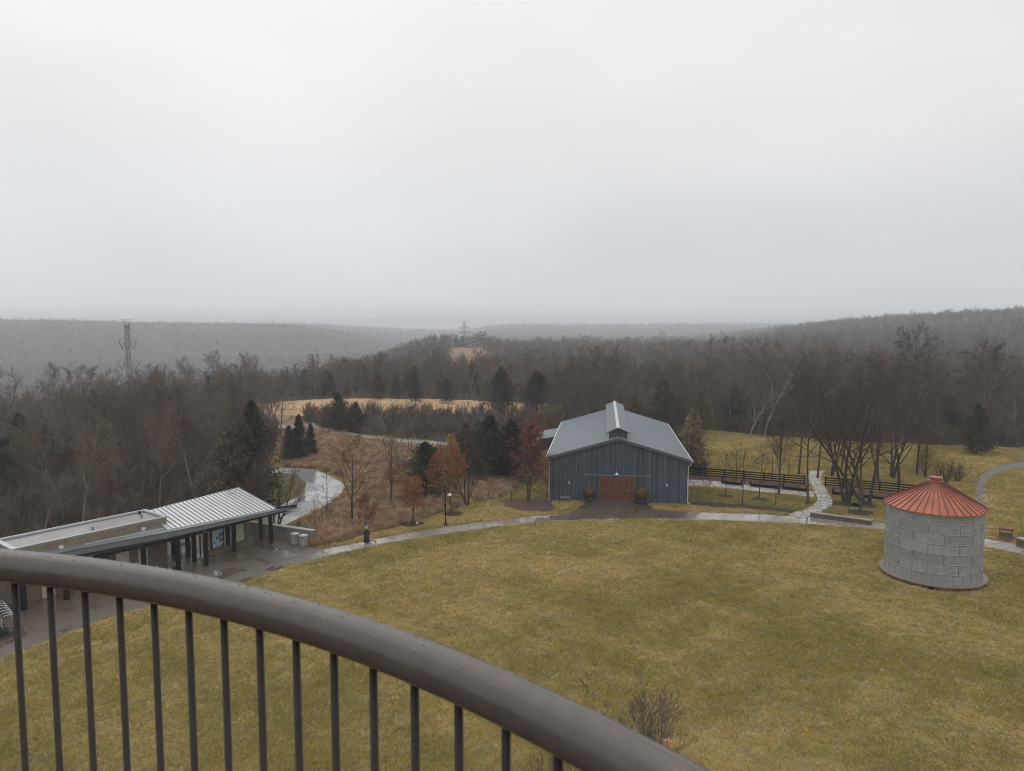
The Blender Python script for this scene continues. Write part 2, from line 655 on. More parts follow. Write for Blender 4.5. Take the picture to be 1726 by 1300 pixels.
# brick
m_brick, t, b = new_mat('brown_brick')
v = obc(t)
bk = nd(t, 'ShaderNodeTexBrick', Scale=1.0)
bk.inputs['Color1'].default_value = (.15, .088, .058, 1)
bk.inputs['Color2'].default_value = (.085, .055, .042, 1)
bk.inputs['Mortar'].default_value = (.13, .105, .085, 1)
bk.inputs['Brick Width'].default_value = .42
bk.inputs['Row Height'].default_value = .14
bk.inputs['Mortar Size'].default_value = .012
s3 = nd(t, 'ShaderNodeSeparateXYZ')
t.links.new(v, s3.inputs[0])
cm = nd(t, 'ShaderNodeCombineXYZ')
t.links.new(math_(t, 'ADD', s3.outputs[0], s3.outputs[1]), cm.inputs[0])
t.links.new(s3.outputs[2], cm.inputs[1])
t.links.new(cm.outputs[0], bk.inputs['Vector'])
c = mixc(t, remap(t, noise(t, .8, 4, .6, v), .35, .7, 0, .4), bk.outputs[0], (.2, .16, .12))
t.links.new(c, b.inputs['Base Color'])
b.inputs['Roughness'].default_value = .6
bump(t, b, bk.outputs['Fac'], -.3, .01)
m_block = pm('parapet_stone', (.225, .175, .13), .6, .25, 1.6, bmp=.2)
m_cream = pm('cream_door', (.43, .395, .32), .45, .06, 1)
m_seamroof = pm('standing_seam_metal', (.60, .61, .62), .25, .10, .8)
m_seamrib = pm('seam_rib', (.26, .27, .275), .4, .1, 2)
m_fascia = pm('fascia_metal', (.165, .18, .19), .35, .12, 1)
m_membrane = pm('roof_membrane', (.30, .285, .28), .3, .2, 1.3, bmp=.1)
m_parapet = pm('parapet_metal', (.25, .26, .255), .4, .12, 1)
m_coping = pm('coping_metal', (.50, .52, .53), .3, .1, 1)
m_wood = pm('red_brown_timber', (.25, .085, .045), .6, .2, 4)
m_brownstone = pm('bench_stone', (.13, .085, .065), .5, .25, 3)

# railing paint with standing rain drops
m_rail, t, b = new_mat('railing_paint')
v = obc(t)
n = noise(t, 30, 4, .6, v)
c = mixc(t, remap(t, n, .3, .7), (.082, .067, .058), (.105, .088, .077))
c = mixc(t, remap(t, noise(t, 9, 4, .6, v), .62, .75, 0, .35), c, (.13, .11, .095))
t.links.new(c, b.inputs['Base Color'])
rg = remap(t, noise(t, 14, 3, .6, v), .3, .7, .18, .34)
t.links.new(rg, b.inputs['Roughness'])
dv = nd(t, 'ShaderNodeTexVoronoi', Scale=55.0, feature='F1')
t.links.new(v, dv.inputs['Vector'])
drop = remap(t, dv.outputs['Distance'], .30, .18)
bump(t, b, math_(t, 'ADD', math_(t, 'MULTIPLY', n, .4), math_(t, 'MULTIPLY', drop, remap(t, noise(t, 6, 2, .5, v), .45, .6))), .12, .0025)
m_rail2 = pm('baluster_paint', (.040, .033, .029), .5, .15, 20, spec=.3)
m_drop, t, b = new_mat('rain_drop')
b.inputs['Base Color'].default_value = (.16, .15, .145, 1)
b.inputs['Roughness'].default_value = .03
b.inputs['IOR'].default_value = 1.33
b.inputs['Specular IOR Level'].default_value = .9

# plants
m_bark = pm('grey_bark', (.155, .138, .118), .9, .35, 3, stretch=(3, 3, .5), rnd=.25)
m_barkl = pm('pale_grey_bark', (.20, .182, .155), .9, .35, 3, stretch=(3, 3, .5), rnd=.25)
m_barkd = pm('dark_bark', (.075, .063, .053), .9, .35, 3, stretch=(3, 3, .5), rnd=.2)
m_twig = pm('grey_brown_twig', (.138, .108, .085), .9, .2, .6, rnd=.5)
m_twigd = pm('dark_twig', (.092, .071, .057), .9, .2, .6, rnd=.5)
m_twigr = pm('red_brown_twig', (.138, .090, .067), .9, .2, .6, rnd=.5)
m_twigy = pm('moss_twig', (.150, .132, .085), .9, .2, .6, rnd=.5)
m_barkh = pm('wet_dark_bark', (.040, .033, .028), .8, .35, 3, stretch=(3, 3, .5))
m_twigh = pm('wet_dark_twig', (.078, .050, .039), .9, .25, .6, rnd=.2)
m_pale = pm('pale_sycamore_bark', (.36, .335, .30), .8, .2, 2)
m_rust = pm('rust_leaf', (.27, .125, .065), .8, .35, 3, rnd=.15)
m_rustp = pm('rust_red_leaf', (.20, .075, .045), .8, .35, 3)
m_crimson = pm('crimson_leaf', (.185, .058, .054), .8, .4, 1.5)
m_ever = pm('evergreen_needle', (.034, .037, .020), .85, .5, .9, rnd=.3)
m_everd = pm('blue_green_needle', (.036, .043, .030), .85, .45, .9, rnd=.25)
m_olive = pm('olive_needle', (.36, .27, .09), .85, .45, .9, rnd=.25)
m_bronze = pm('bronze_needle', (.13, .09, .04), .85, .45, .8, rnd=.2)
m_golden = pm('golden_grass_leaf', (.36, .26, .10), .8, .35, 4)
m_orangetwig = pm('orange_twig', (.26, .155, .06), .85, .3, 1, rnd=.2)
m_rustgrass = pm('rust_grass', (.42, .27, .165), .85, .4, .6, rnd=.5)
m_strawgrass = pm('straw_grass', (.56, .44, .28), .85, .4, .6, rnd=.4)

# ================================================================== TERRAIN
angs = np.concatenate([np.arange(-pi, -.84, .05), np.arange(-.84, .84, .0030), np.arange(.84, pi, .05)])
rad = [4.0]
while rad[-1] < 5050:
    r = rad[-1]
    rad.append(r + (max(.55, r * .0085) if r < 700 else r * .03))
rad = np.array(rad)
AA, RR = np.meshgrid(angs, rad)
GX, GY = RR * np.sin(AA), RR * np.cos(AA)
GZ = hgt(GX, GY)
nr, na = GX.shape
verts = np.stack([GX, GY, GZ], -1).reshape(-1, 3)
idx = np.arange(nr * na).reshape(nr, na)
i2 = np.roll(idx, -1, axis=1)
faces = np.stack([idx[:-1], idx[1:], i2[1:], i2[:-1]], -1).reshape(-1, 4)
verts = np.vstack([verts, [[0, 0, 0]]])
ctr = len(verts) - 1
tri = np.stack([idx[0], i2[0], np.full(na, ctr)], -1)
me = bpy.data.meshes.new('terrain')
me.vertices.add(len(verts))
me.vertices.foreach_set('co', verts.astype(np.float32).ravel())
nl = faces.size + tri.size
me.loops.add(nl)
me.loops.foreach_set('vertex_index', np.concatenate([faces.ravel(), tri.ravel()]).astype(np.int32))
nf, ntr = len(faces), len(tri)
me.polygons.add(nf + ntr)
ls = np.concatenate([np.arange(nf) * 4, nf * 4 + np.arange(ntr) * 3]).astype(np.int32)
me.polygons.foreach_set('loop_start', ls)
me.polygons.foreach_set('use_smooth', np.ones(nf + ntr, bool))
me.update(calc_edges=True)
me.validate()

pp = lambda L, z=0: [tuple(P(a, b, z)[:2]) for a, b in L]
# open ground near the buildings (plan polygon); everything else is woodland
CLEAR = [(-90, -60), (-90, 20), (-52, 44), (-41, 60), (-37, 68), (-33, 77), (-32.5, 85), (-36, 98), (-38.5, 112), (-41, 125), (-44, 140), (-52, 156),
         (-66, 178), (-50, 172), (-46, 158), (-38, 148), (-28, 139), (-15, 131.5), (-9, 122), (-7, 108), (-1, 103), (3, 118), (8, 123),
         (30, 122), (33, 135), (39, 145), (50, 136), (62, 130), (73, 126.5), (88, 124), (140, 118), (220, 60), (220, -60)]
FIELD = [(-67, 180), (-84, 216), (-53, 212), (-17, 206), (18, 190), (14, 172), (-2, 171), (-22, 172), (-37, 173), (-50, 171)]
RUST = pp([(532, 922), (560, 917), (620, 900), (700, 880), (745, 864), (800, 848), (850, 838), (905, 818), (925, 790), (860, 775), (800, 762), (730, 756),
           (600, 737), (560, 715), (555, 692), (405, 690), (440, 712), (465, 735), (468, 765), (480, 790), (490, 789), (540, 790), (583, 806), (588, 822), (560, 852), (512, 874), (500, 890)])
GRN = [pp([(860, 845), (878, 800), (925, 785), (930, 850)]),
       pp([(478, 868), (495, 852), (512, 835), (518, 815), (505, 801), (480, 797), (462, 810), (462, 870)]),
       pp([(1156, 820), (1250, 827), (1362, 840), (1378, 850), (1330, 866), (1156, 850)]), pp([(1380, 862), (1402, 855), (1395, 830), (1410, 828), (1560, 850), (1560, 890)])]
STRAW = [pp([(545, 928), (620, 908), (700, 892), (860, 874), (930, 868), (985, 846), (930, 846), (850, 846), (760, 866), (700, 880), (620, 902)]),
         pp([(1095, 848), (1160, 850), (1330, 862), (1340, 868), (1160, 863), (1100, 864)])]
PATCH = [P(960, 955)[:2], P(1690, 765)[:2]]
f_ = verts
vx, vy, vz = f_[:, 0], f_[:, 1], f_[:, 2]
jx = vx + 1.2 * vnoise(vx, vy, .45, 3)
jy = vy + 1.6 * vnoise(vx, vy, .4, 5)
CLEARF = lambda x, y: inpoly(x, y, CLEAR) | inpoly(x, y, FIELD)
z_w = (~CLEARF(jx, jy)).astype(float)
z_r = inpoly(jx, jy, RUST).astype(float)
fx = inpoly(jx, jy, FIELD).astype(float)
# projected pixel of every ground vertex, for the far clearings
cc_, ss_ = math.cos(PT), math.sin(PT)
dd = vy * cc_ - (vz - H) * ss_
uu = vy * ss_ + (vz - H) * cc_
okd = dd > 1
pxv = np.where(okd, 863 + FPX * vx / np.where(okd, dd, 1), -9999)
rr_ = np.hypot(vx, vy)


def clearing(x, y):
    """far open patches in plan: (azimuth px range, distance range)"""
    r = np.hypot(x, y)
    p = 863 + FPX * x / np.maximum(y, 1)
    a = (p > 757 + 4 * np.sin(r * .06)) & (p < 824 + 4 * np.sin(r * .09)) & (r > 400) & (r < 700)
    b_ = (p > 1192) & (p < 1242) & (r > 560) & (r < 600)
    c_ = (p > 1100) & (p < 1165) & (r > 430) & (r < 455)
    d_ = (p > 1250) & (p < 1275) & (r > 590) & (r < 640)
    return (a | b_ | c_ | d_) & (y > 0)


fc = clearing(vx, vy)
z_o = fx.copy()
z_w[fc] = 0
z_r[fc] = 1
z_g = np.zeros(len(vx))
for g in GRN:
    z_g = np.maximum(z_g, inpoly(jx, jy, g))
z_s = np.zeros(len(vx))
for g in STRAW:
    z_s = np.maximum(z_s, inpoly(jx, jy, g))
z_p = np.zeros(len(vx))
for cx_, cy_ in PATCH[:1]:
    z_p = np.maximum(z_p, 1 - sm((np.hypot((vx - cx_) / 1.5, vy - cy_) - 1.5) / 2.6))
z_p = np.maximum(z_p, .6 * (1 - sm((np.hypot((vx - 82) / 3, vy - 116) - 1.5) / 6)))
z_r = z_r * (1 - z_g)
for nm, chans in (('zone', (z_w, z_r, z_o)), ('zone2', (z_s, z_g, z_p))):
    ca = me.color_attributes.new(nm, 'FLOAT_COLOR', 'POINT')
    arr = np.ones((len(vx), 4), np.float32)
    for k_ in range(3):
        arr[:, k_] = chans[k_]
    ca.data.foreach_set('color', arr.ravel())
me.materials.append(m_ground)
ter = bpy.data.objects.new('ground', me)
C.objects.link(ter)
tag(ter, kind='structure')


# ------------------------------------------------------------------ draped sheets
def sheet(name, poly, mat, z=.012, step=.6, drape=False, kind='structure', label=None, cat=None, thick=0.0):
    """paving laid on the ground: triangulated polygon"""
    import bmesh
    bm = bmesh.new()
    vs = [bm.verts.new((p[0], p[1], 0)) for p in poly]
    fce = bm.faces.new(vs)
    bmesh.ops.triangulate(bm, faces=[fce])
    if drape:
        for _ in range(4):
            es = [e for e in bm.edges if e.calc_length() > step * 2]
            if not es:
                break
            bmesh.ops.subdivide_edges(bm, edges=es, cuts=1)
            bmesh.ops.triangulate(bm, faces=bm.faces[:])
    for v_ in bm.verts:
        v_.co.z = h1(v_.co.x, v_.co.y) + z
    bm.normal_update()
    for f in bm.faces:
        if f.normal.z < 0:
            f.normal_flip()
    me = bpy.data.meshes.new(name)
    bm.to_mesh(me)
    bm.free()
    me.materials.append(mat)
    o = bpy.data.objects.new(name, me)
    C.objects.link(o)
    return tag(o, label, cat, None, kind)


def strip(name, A_, B_, mat, z, sub=4):
    """paving strip between two edge lines, following the ground"""
    n = max(len(A_), len(B_))

    def res(L):
        L = np.array([q[:2] for q in L], float)
        d = np.concatenate([[0], np.cumsum(np.hypot(*np.diff(L, axis=0).T))])
        u = np.linspace(0, d[-1], n)
        return np.stack([np.interp(u, d, L[:, 0]), np.interp(u, d, L[:, 1])], -1)
    A_, B_ = res(A_), res(B_)
    mb = MB()
    vs = []
    for i in range(n):
        for k in range(sub + 1):
            q = A_[i] * (1 - k / sub) + B_[i] * k / sub
            vs.append((q[0], q[1], h1(q[0], q[1]) + z))
    w = sub + 1
    fs = [(i * w + k, (i + 1) * w + k, (i + 1) * w + k + 1, i * w + k + 1) for i in range(n - 1) for k in range(sub)]
    mb.add(vs, fs)
    o = mb.build(name, mat)
    n0 = o.data.polygons[0].normal.z
    if n0 < 0:
        o.data.flip_normals()
    return tag(o, kind='structure')


def smooth_line(L, n=6):
    """Catmull-Rom through plan points"""
    L = [np.array(p, float) for p in L]
    out = []
    for i in range(len(L) - 1):
        p0, p1, p2, p3 = L[max(i - 1, 0)], L[i], L[i + 1], L[min(i + 2, len(L) - 1)]
        for k in range(n):
            t = k / n
            out.append(.5 * ((2 * p1) + (-p0 + p2) * t + (2 * p0 - 5 * p1 + 4 * p2 - p3) * t * t + (-p0 + 3 * p1 - 3 * p2 + p3) * t ** 3))
    out.append(L[-1])
    return out


inner = smooth_line([(-16.54, 64.82), (-12.77, 68.08), (-9.59, 70.03), (-3.87, 73.16), (-0.19, 74.95), (4.29, 76.35), (11.48, 77.31), (19.2, 77.07),
                     (29.64, 75.64), (38.52, 73.16), (42.6, 70.5), (47.0, 65.2), (50, 61.5)])
outer = smooth_line([(-18.0, 66.4), (-15.1, 68.6), (-10.6, 71.9), (-3.99, 75.7), (-0.19, 77.3), (4.41, 79.0), (11.5, 80.3), (19.99, 80.1), (25.89, 79.7), (30.75, 78.5),
                     (35.5, 76.9), (39.79, 75.6), (45.5, 71.3), (51, 65.8), (54, 62)])
strip('walkway', inner, outer, m_walk, .016)
jm = MB()
nj = min(len(inner), len(outer))
ii_, oo_ = [np.array(inner), np.array(outer)]
for k in range(1, 46):
    q = k / 46
    def at_(L):
        d = np.concatenate([[0], np.cumsum(np.hypot(*np.diff(L, axis=0).T))])
        return np.array([np.interp(q * d[-1], d, L[:, 0]), np.interp(q * d[-1], d, L[:, 1])])
    a_, b_ = at_(ii_), at_(oo_)
    jm.bar((*a_, .021), (*b_, .021), .022, .002)
tag(jm.build('walkway_joints', m_mulch), kind='structure')
plaza = smooth_line([(-35.5, 39.5), (-32.47, 44.14), (-30.8, 47.48), (-28.75, 51.13), (-25.79, 54.11), (-22.43, 57.32), (-21.0, 59.6), (-19.07, 62.33), (-16.4, 64.9)]) + \
    [(-17.9, 66.5), (-19.0, 68.2), (-26, 71.5), (-31, 75), (-34, 70), (-36, 66), (-41, 56), (-47, 46), (-44, 38)]
sheet('plaza', plaza, m_plaza, .012)
apron = pp([(985, 846), (1096, 849), (1103, 860), (1160, 863), (1160, 874), (1100, 874.5), (1040, 874.5), (985, 876), (930, 879), (900, 880), (905, 873), (950, 868), (972, 860)])
sheet('barn_apron', apron, m_plaza, .022)
road = pp([(488, 789), (530, 793), (563, 806), (580, 818), (577, 831), (549, 852), (508, 872), (470, 890), (440, 900), (440, 870), (480, 849), (505, 835), (516, 818), (510, 809), (494, 801), (470, 797), (440, 799), (440, 790)])
sheet('road', [p for p in smooth_line(road + [road[0]], 3)[:-1]], m_road, .03, 3, drape=True)
ur1 = smooth_line(pp([(470, 716), (510, 717), (543, 721), (572, 725.5), (619, 735), (660, 740), (716, 743), (760, 748), (800, 756)]))
ur2 = smooth_line(pp([(470, 720), (510, 722), (540, 727), (572, 732), (620, 741.5), (660, 746), (710, 748), (750, 753), (790, 760)]))
ur = ur1 + ur2[::-1]
strip('lane', ur1, ur2, m_lane, .05)
gp1 = smooth_line(pp([(1800, 771), (1726, 778), (1686, 784), (1662, 794), (1648, 808), (1643, 830), (1645, 870), (1650, 905)]), 8)
gp2 = smooth_line(pp([(1800, 780), (1726, 788), (1688, 796), (1668, 808), (1660, 824), (1659, 845), (1664, 880), (1666, 908)]), 8)
strip('gravel_path', gp1, gp2, m_gravel, .022)
fl1 = smooth_line(pp([(1327, 869), (1346, 861), (1368, 852), (1378, 842), (1372, 828), (1364, 815), (1361, 803), (1366, 793)]), 3) + \
    smooth_line(pp([(1391, 794), (1385, 803), (1386, 815), (1393, 826), (1402, 840), (1402, 852), (1392, 860), (1374, 868), (1366, 874)]), 3)
sheet('flagstone_path', fl1, m_flag, .030)
fl2 = smooth_line(pp([(1150, 808), (1200, 811), (1260, 818), (1320, 823), (1372, 829)]), 3) + smooth_line(pp([(1372, 838), (1320, 833), (1260, 827), (1200, 821), (1150, 820)]), 3)
sheet('flagstone_walk', fl2, m_flag, .024)
sheet('flagstone_strip', pp([(1315, 788), (1340, 790), (1372, 793), (1372, 797), (1345, 796), (1318, 792)]), m_flag, .026)
bed = smooth_line(pp([(1158, 850), (1180, 847), (1240, 850), (1300, 856), (1336, 861), (1332, 864), (1290, 861), (1230, 857), (1180, 854), (1158, 850)]), 3)
sheet('mulch_bed', bed[:-1], m_mulch, .035)
bed2 = smooth_line(pp([(842, 846), (850, 842), (880, 842), (927, 842), (931, 851), (936, 860), (915, 864), (880, 861), (855, 856), (842, 846)]), 3)
sheet('leaf_bed', bed2[:-1], m_mulch2, .035)
sheet('planting_bed', smooth_line(pp([(-40, 1105), (0, 1075), (20, 1068), (44, 1066), (40, 1072), (10, 1086), (-30, 1120), (-40, 1105)]), 3)[:-1], m_mulch2, .03)
fbed1 = pp([(1156, 800), (1215, 804), (1300, 812), (1358, 818), (1358, 829), (1300, 821), (1215, 812), (1156, 808)])
sheet('fence_bed', fbed1, m_mulch2, .020)
fbed2 = pp([(1391, 820), (1450, 826), (1510, 831), (1560, 836), (1560, 851), (1510, 846), (1440, 838), (1398, 829)])
sheet('garden_bed', fbed2, m_mulch2, .020)

# ================================================================== BALCONY RAILING (the tower the photo is taken from)
RCX, RCY, RR0, TR = -1.5616, -0.7902, 2.319, 0.0338
RZ = H - 0.5
rail = empty('lookout_balcony', (RCX, RCY, RZ - 1.05), label='curved brown-grey painted steel railing of the lookout, wet with rain, close in front', cat='balcony')


def arc(a0, a1, z, rad_, n):
    return [(rad_ * math.cos(a0 + (a1 - a0) * i / n), rad_ * math.sin(a0 + (a1 - a0) * i / n), z) for i in range(n + 1)]


mb = MB()
mb.tube(arc(R_(-20), R_(135), 1.05, RR0, 150), TR, 40)
mb.build('handrail', m_rail, rail, smooth=True)
mb = MB()
mb.tube(arc(R_(-20), R_(135), .09, RR0, 120), .02, 12)
mb.build('bottom_rail', m_rail2, rail, smooth=True)
first = None
for i in range(-22, 42):
    a = R_(77.017 - 2.2371 * i)
    x, y = RR0 * math.cos(a), RR0 * math.sin(a)
    if first is None:
        mb = MB()
        mb.tube([(0, 0, .09), (0, 0, 1.05 - TR * .7)], .0066, 10)
        first = mb.build('baluster', m_rail2, rail, smooth=True)
        o = first
    else:
        o = first.copy()
        C.objects.link(o)
        o.parent = rail
    o.location = (x, y, 0)
# unseen deck underfoot and tower wall behind, added to darken the rail's underside
mb = MB()
mb.lathe([(.05, -.25), (2.42, -.25), (2.42, 0), (.05, 0)], 64)
mb.build('deck', m_brownstone, rail)
mb = MB()
mb.box((-3.2, -2.9, 0), (3.6, -2.6, 3.2))
mb.build('unseen_tower_wall', m_brownstone, rail)
# standing drops of water on the handrail
random.seed(3)
mb = MB()
for i in range(420):
    a = R_(random.uniform(30, 92))
    ph = R_(random.triangular(35, 150, 95))
    rr = random.choice([.0009, .0012, .0015, .0020, .0030])
    cxx = (RR0 + TR * math.cos(ph)) * math.cos(a)
    cyy = (RR0 + TR * math.cos(ph)) * math.sin(a)
    czz = 1.05 + TR * math.sin(ph)
    n_ = Vector((math.cos(ph) * math.cos(a), math.cos(ph) * math.sin(a), math.sin(ph)))
    u_ = n_.orthogonal().normalized()
    w_ = n_.cross(u_)
    c0 = Vector((cxx, cyy, czz))
    vs = [c0 + n_ * rr * .55]
    for j in range(8):
        t_ = j * pi / 4
        vs.append(c0 + (u_ * math.cos(t_) + w_ * math.sin(t_)) * rr * .7 + n_ * rr * .4)
    for j in range(8):
        t_ = j * pi / 4
        vs.append(c0 + (u_ * math.cos(t_) + w_ * math.sin(t_)) * rr - n_ * rr * .1)
    fs = [(0, 1 + j, 1 + (j + 1) % 8) for j in range(8)] + [(1 + j, 9 + j, 9 + (j + 1) % 8, 1 + (j + 1) % 8) for j in range(8)]
    mb.add(vs, fs)
mb.build('raindrops', m_drop, rail, smooth=True, kind='stuff')

# ================================================================== BARN
BW, BL, EV, RG = 16.2, 31.5, 5.35, 7.72
barn = empty('barn', (4.6, 85.9, 0), R_(-7.2), label='large dark blue-grey timber barn with metal roof and brown double doors', cat='barn')
mb = MB()
t_ = .18
# four walls with gables
mb.add([(0, 0, 0), (BW, 0, 0), (BW, 0, EV), (BW / 2, 0, RG - .05), (0, 0, EV), (0, t_, 0), (BW, t_, 0), (BW, t_, EV), (BW / 2, t_, RG - .05), (0, t_, EV)],
       [(0, 1, 2, 3, 4), (5, 9, 8, 7, 6), (0, 4, 9, 5), (1, 6, 7, 2), (2, 7, 8, 3), (3, 8, 9, 4)])
mb.box((0, t_, 0), (t_, BL, EV))
mb.box((BW - t_, t_, 0), (BW, BL, EV))
mb.add([(t_, BL - t_, 0), (BW - t_, BL - t_, 0), (BW - t_, BL - t_, EV), (BW / 2, BL - t_, RG - .05), (t_, BL - t_, EV)], [(0, 4, 3, 2, 1)])
mb.mi = 1
random.seed(5)
x = .1
while x < BW - .1:
    zt = EV + (RG - EV) * (1 - abs(x - BW / 2) / (BW / 2)) - .18
    w = random.choice([.05, .06, .09])
    if not (5.6 < x < 10.35):
        mb.box((x, -.035, .12), (x + w, -.002, 3.12))
    mb.box((x, -.045, 3.2), (x + w, -.002, zt))
    x += random.choice([.27, .27, .3, .54])
y = .3
while y < BL - .2:
    mb.box((-.04, y, .1), (-.002, y + .06, EV - .1))
    mb.box((BW + .002, y, .1), (BW + .04, y + .06, EV - .1))
    y += .54
mb.mi = 2
mb.box((-.03, -.055, 3.12), (5.65, -.003, 3.2))
mb.box((10.3, -.055, 3.12), (BW + .03, -.003, 3.2))
mb.box((.002, -.06, .0), (5.6, -.003, .12))
mb.box((10.35, -.06, .0), (BW - .002, -.003, .12))
mb.build('wall', [m_siding, m_batten, m_barntrim], barn)
# roof
ov, oe = .45, .42
sl_ = (RG - EV) / (BW / 2)
mb = MB()
for sgn in (-1, 1):
    xe = BW / 2 + sgn * (BW / 2 + oe)
    ze = EV - oe * sl_
    top = [(BW / 2, -ov, RG + .14), (xe, -ov, ze + .14), (xe, BL + ov, ze + .14), (BW / 2, BL + ov, RG + .14)]
    bot = [(p[0], p[1], p[2] - .07) for p in top]
    mb.hexa(bot, top)
mb.build('roof', m_barnroof, barn)
for yy in (-ov - .03, BL + ov):
    mb = MB()
    for sgn in (-1, 1):
        xe = BW / 2 + sgn * (BW / 2 + oe)
        ze = EV - oe * sl_
        top = [(BW / 2, yy, RG + .06), (xe, yy, ze + .06), (xe, yy + .03, ze + .06), (BW / 2, yy + .03, RG + .06)]
        bot = [(p[0], p[1], p[2] - .26) for p in top]
        mb.hexa(bot, top)
    mb.build('rake_board', m_barntrim, barn)
# eave gutters and downspouts
for sgn, xe in ((-1, -oe - .07), (1, BW + oe + .07)):
    mb = MB()
    ze = EV - oe * sl_ + .02
    mb.box((xe - .07, -ov, ze - .06), (xe + .07, BL + ov, ze + .06))
    mb.build('gutter', m_white, barn)
    mb = MB()
    xw = -.09 if sgn < 0 else BW + .09
    mb.tube([(xe, -ov + .1, ze - .04), (xe, -ov + .1, ze - .22), (xw, -.1, ze - .75), (xw, -.1, .35), (xw + sgn * .02, -.12, .2), (xw + sgn * .28, -.2, .08)], .05, 8)
    mb.build('downspout', m_white, barn)
# cupola: long ridge monitor
cup_w, cy0, cy1 = 1.12, .9, BL - .6
cz0, cz1, czr = RG - .25, RG + .62, RG + 1.12
cup = MB()
cup.add([(BW / 2 - cup_w, cy0, cz0), (BW / 2 + cup_w, cy0, cz0), (BW / 2 + cup_w, cy0, cz1), (BW / 2, cy0, czr), (BW / 2 - cup_w, cy0, cz1),
         (BW / 2 - cup_w, cy1, cz0), (BW / 2 + cup_w, cy1, cz0), (BW / 2 + cup_w, cy1, cz1), (BW / 2, cy1, czr), (BW / 2 - cup_w, cy1, cz1)],
        [(0, 1, 2, 3, 4), (9, 8, 7, 6, 5), (0, 4, 9, 5), (1, 6, 7, 2)])
cupo = cup.build('ridge_monitor', m_siding, barn)
mb = MB()
co_ = .28
cs = (czr - cz1) / cup_w
for sgn in (-1, 1):
    xe = BW / 2 + sgn * (cup_w + co_)
    ze = cz1 - co_ * cs
    top = [(BW / 2, cy0 - .4, czr + .1), (xe, cy0 - .4, ze + .1), (xe, cy1 + .4, ze + .1), (BW / 2, cy1 + .4, czr + .1)]
    mb.hexa([(p[0], p[1], p[2] - .09) for p in top], top)
mb.build('monitor_roof', m_barnroof, cupo)
mb = MB()
mb.hexa([(BW / 2 - .2, cy0 - .45, czr + .03), (BW / 2 + .2, cy0 - .45, czr + .03), (BW / 2 + .2, cy1 + .45, czr + .03), (BW / 2 - .2, cy1 + .45, czr + .03)],
        [(BW / 2 - .02, cy0 - .45, czr + .16), (BW / 2 + .02, cy0 - .45, czr + .16), (BW / 2 + .02, cy1 + .45, czr + .16), (BW / 2 - .02, cy1 + .45, czr + .16)])
mb.build('ridge_cap', m_ridge, cupo)
for sgn in (-1, 1):
    mb = MB()
    mb.box((BW / 2 + sgn * (cup_w + .05) - .05, cy0 - .06, cz0), (BW / 2 + sgn * (cup_w + .05) + .05, cy0 + .02, cz1 - .05))
    mb.build('corner_board', m_white, cupo)
# sliding doors
D0, D1, DH = 5.86, 10.06, 3.02
for k, (a_, b_) in enumerate(((D0, (D0 + D1) / 2 - .02), ((D0 + D1) / 2 + .02, D1))):
    mb = MB()
    mb.box((a_, -.14, .06), (b_, -.08, DH))
    d = mb.build('door', m_doorwood, barn)
    mb = MB()
    f = .15
    y0, y1 = -.175, -.142
    mb.box((a_, y0, .06), (a_ + f, y1, DH))
    mb.box((b_ - f, y0, .06), (b_, y1, DH))
    for zz in (.06, 1.42, DH - f):
        mb.box((a_ + f, y0, zz), (b_ - f, y1, zz + f))
    if k == 0:
        q0, q1 = (a_ + f, .22), (b_ - f, 1.40)
    else:
        q0, q1 = (b_ - f, .22), (a_ + f, 1.40)
    mb.bar((q0[0], -.157, q0[1] + .04), (q1[0], -.157, q1[1] - .04), .028, .14, up=(0, 0, 1))
    mb.build('brace', m_doorframe, d)
    mb = MB()
    xh = b_ - .09 if k == 0 else a_ + .09
    mb.tube([(xh, -.2, 1.0), (xh, -.25, 1.05), (xh, -.25, 1.4), (xh, -.2, 1.45)], .018, 6)
    mb.build('handle', m_black, d)
mb = MB()
mb.box((4.0, -.2, 3.22), (12.0, -.08, 3.30))
mb.build('door_track', m_grey, barn)
mb = MB()
mb.box((D0 - .1, -.22, 3.03), (D1 + .1, -.065, 3.13))
mb.box((D0 - .12, -.1, 0), (D0 - .02, -.064, 3.02))
mb.box((D1 + .02, -.1, 0), (D1 + .12, -.064, 3.02))
mb.box((D0, -.4, 0), (D1, -.066, .055))
mb.build('door_frame', m_barntrim, barn)
mb = MB()
mb.tube([(7.96, -.06, 3.75), (7.96, -.3, 3.85), (7.96, -.5, 3.8), (7.96, -.55, 3.66)], .025, 6)
mb.lathe([(.05, 3.68), (.09, 3.6), (.26, 3.48), (.27, 3.45), (.02, 3.52)], 16, (7.96, -.55), cap=False)
mb.build('door_lamp', m_white, barn)
for xx in (2.3, 13.85):
    mb = MB()
    mb.box((xx - .08, -.16, 2.1), (xx + .08, -.04, 2.35))
    mb.tube([(xx, -.12, 2.35), (xx, -.2, 2.42)], .04, 6)
    mb.build('wall_light', m_white, barn)
# meter-like pipe guard at the wall foot (left)
mb = MB()
for xx in (1.25, 2.45):
    mb.tube([(xx, -.45, 0), (xx, -.45, .62)], .04, 8)
mb.tube([(1.25, -.45, .6), (2.45, -.45, .6)], .04, 8)
mb.box((1.3, -.43, .35), (2.4, -.36, .58))
g = empty('bicycle_guard', (0, 0, 0), label='small grey metal rail frame standing at the foot of the left barn wall', cat='rail')
g.location = barn.location
g.rotation_euler = barn.rotation_euler
mb.build('rail_frame', m_grey, g)
g.name = 'guard_rail'
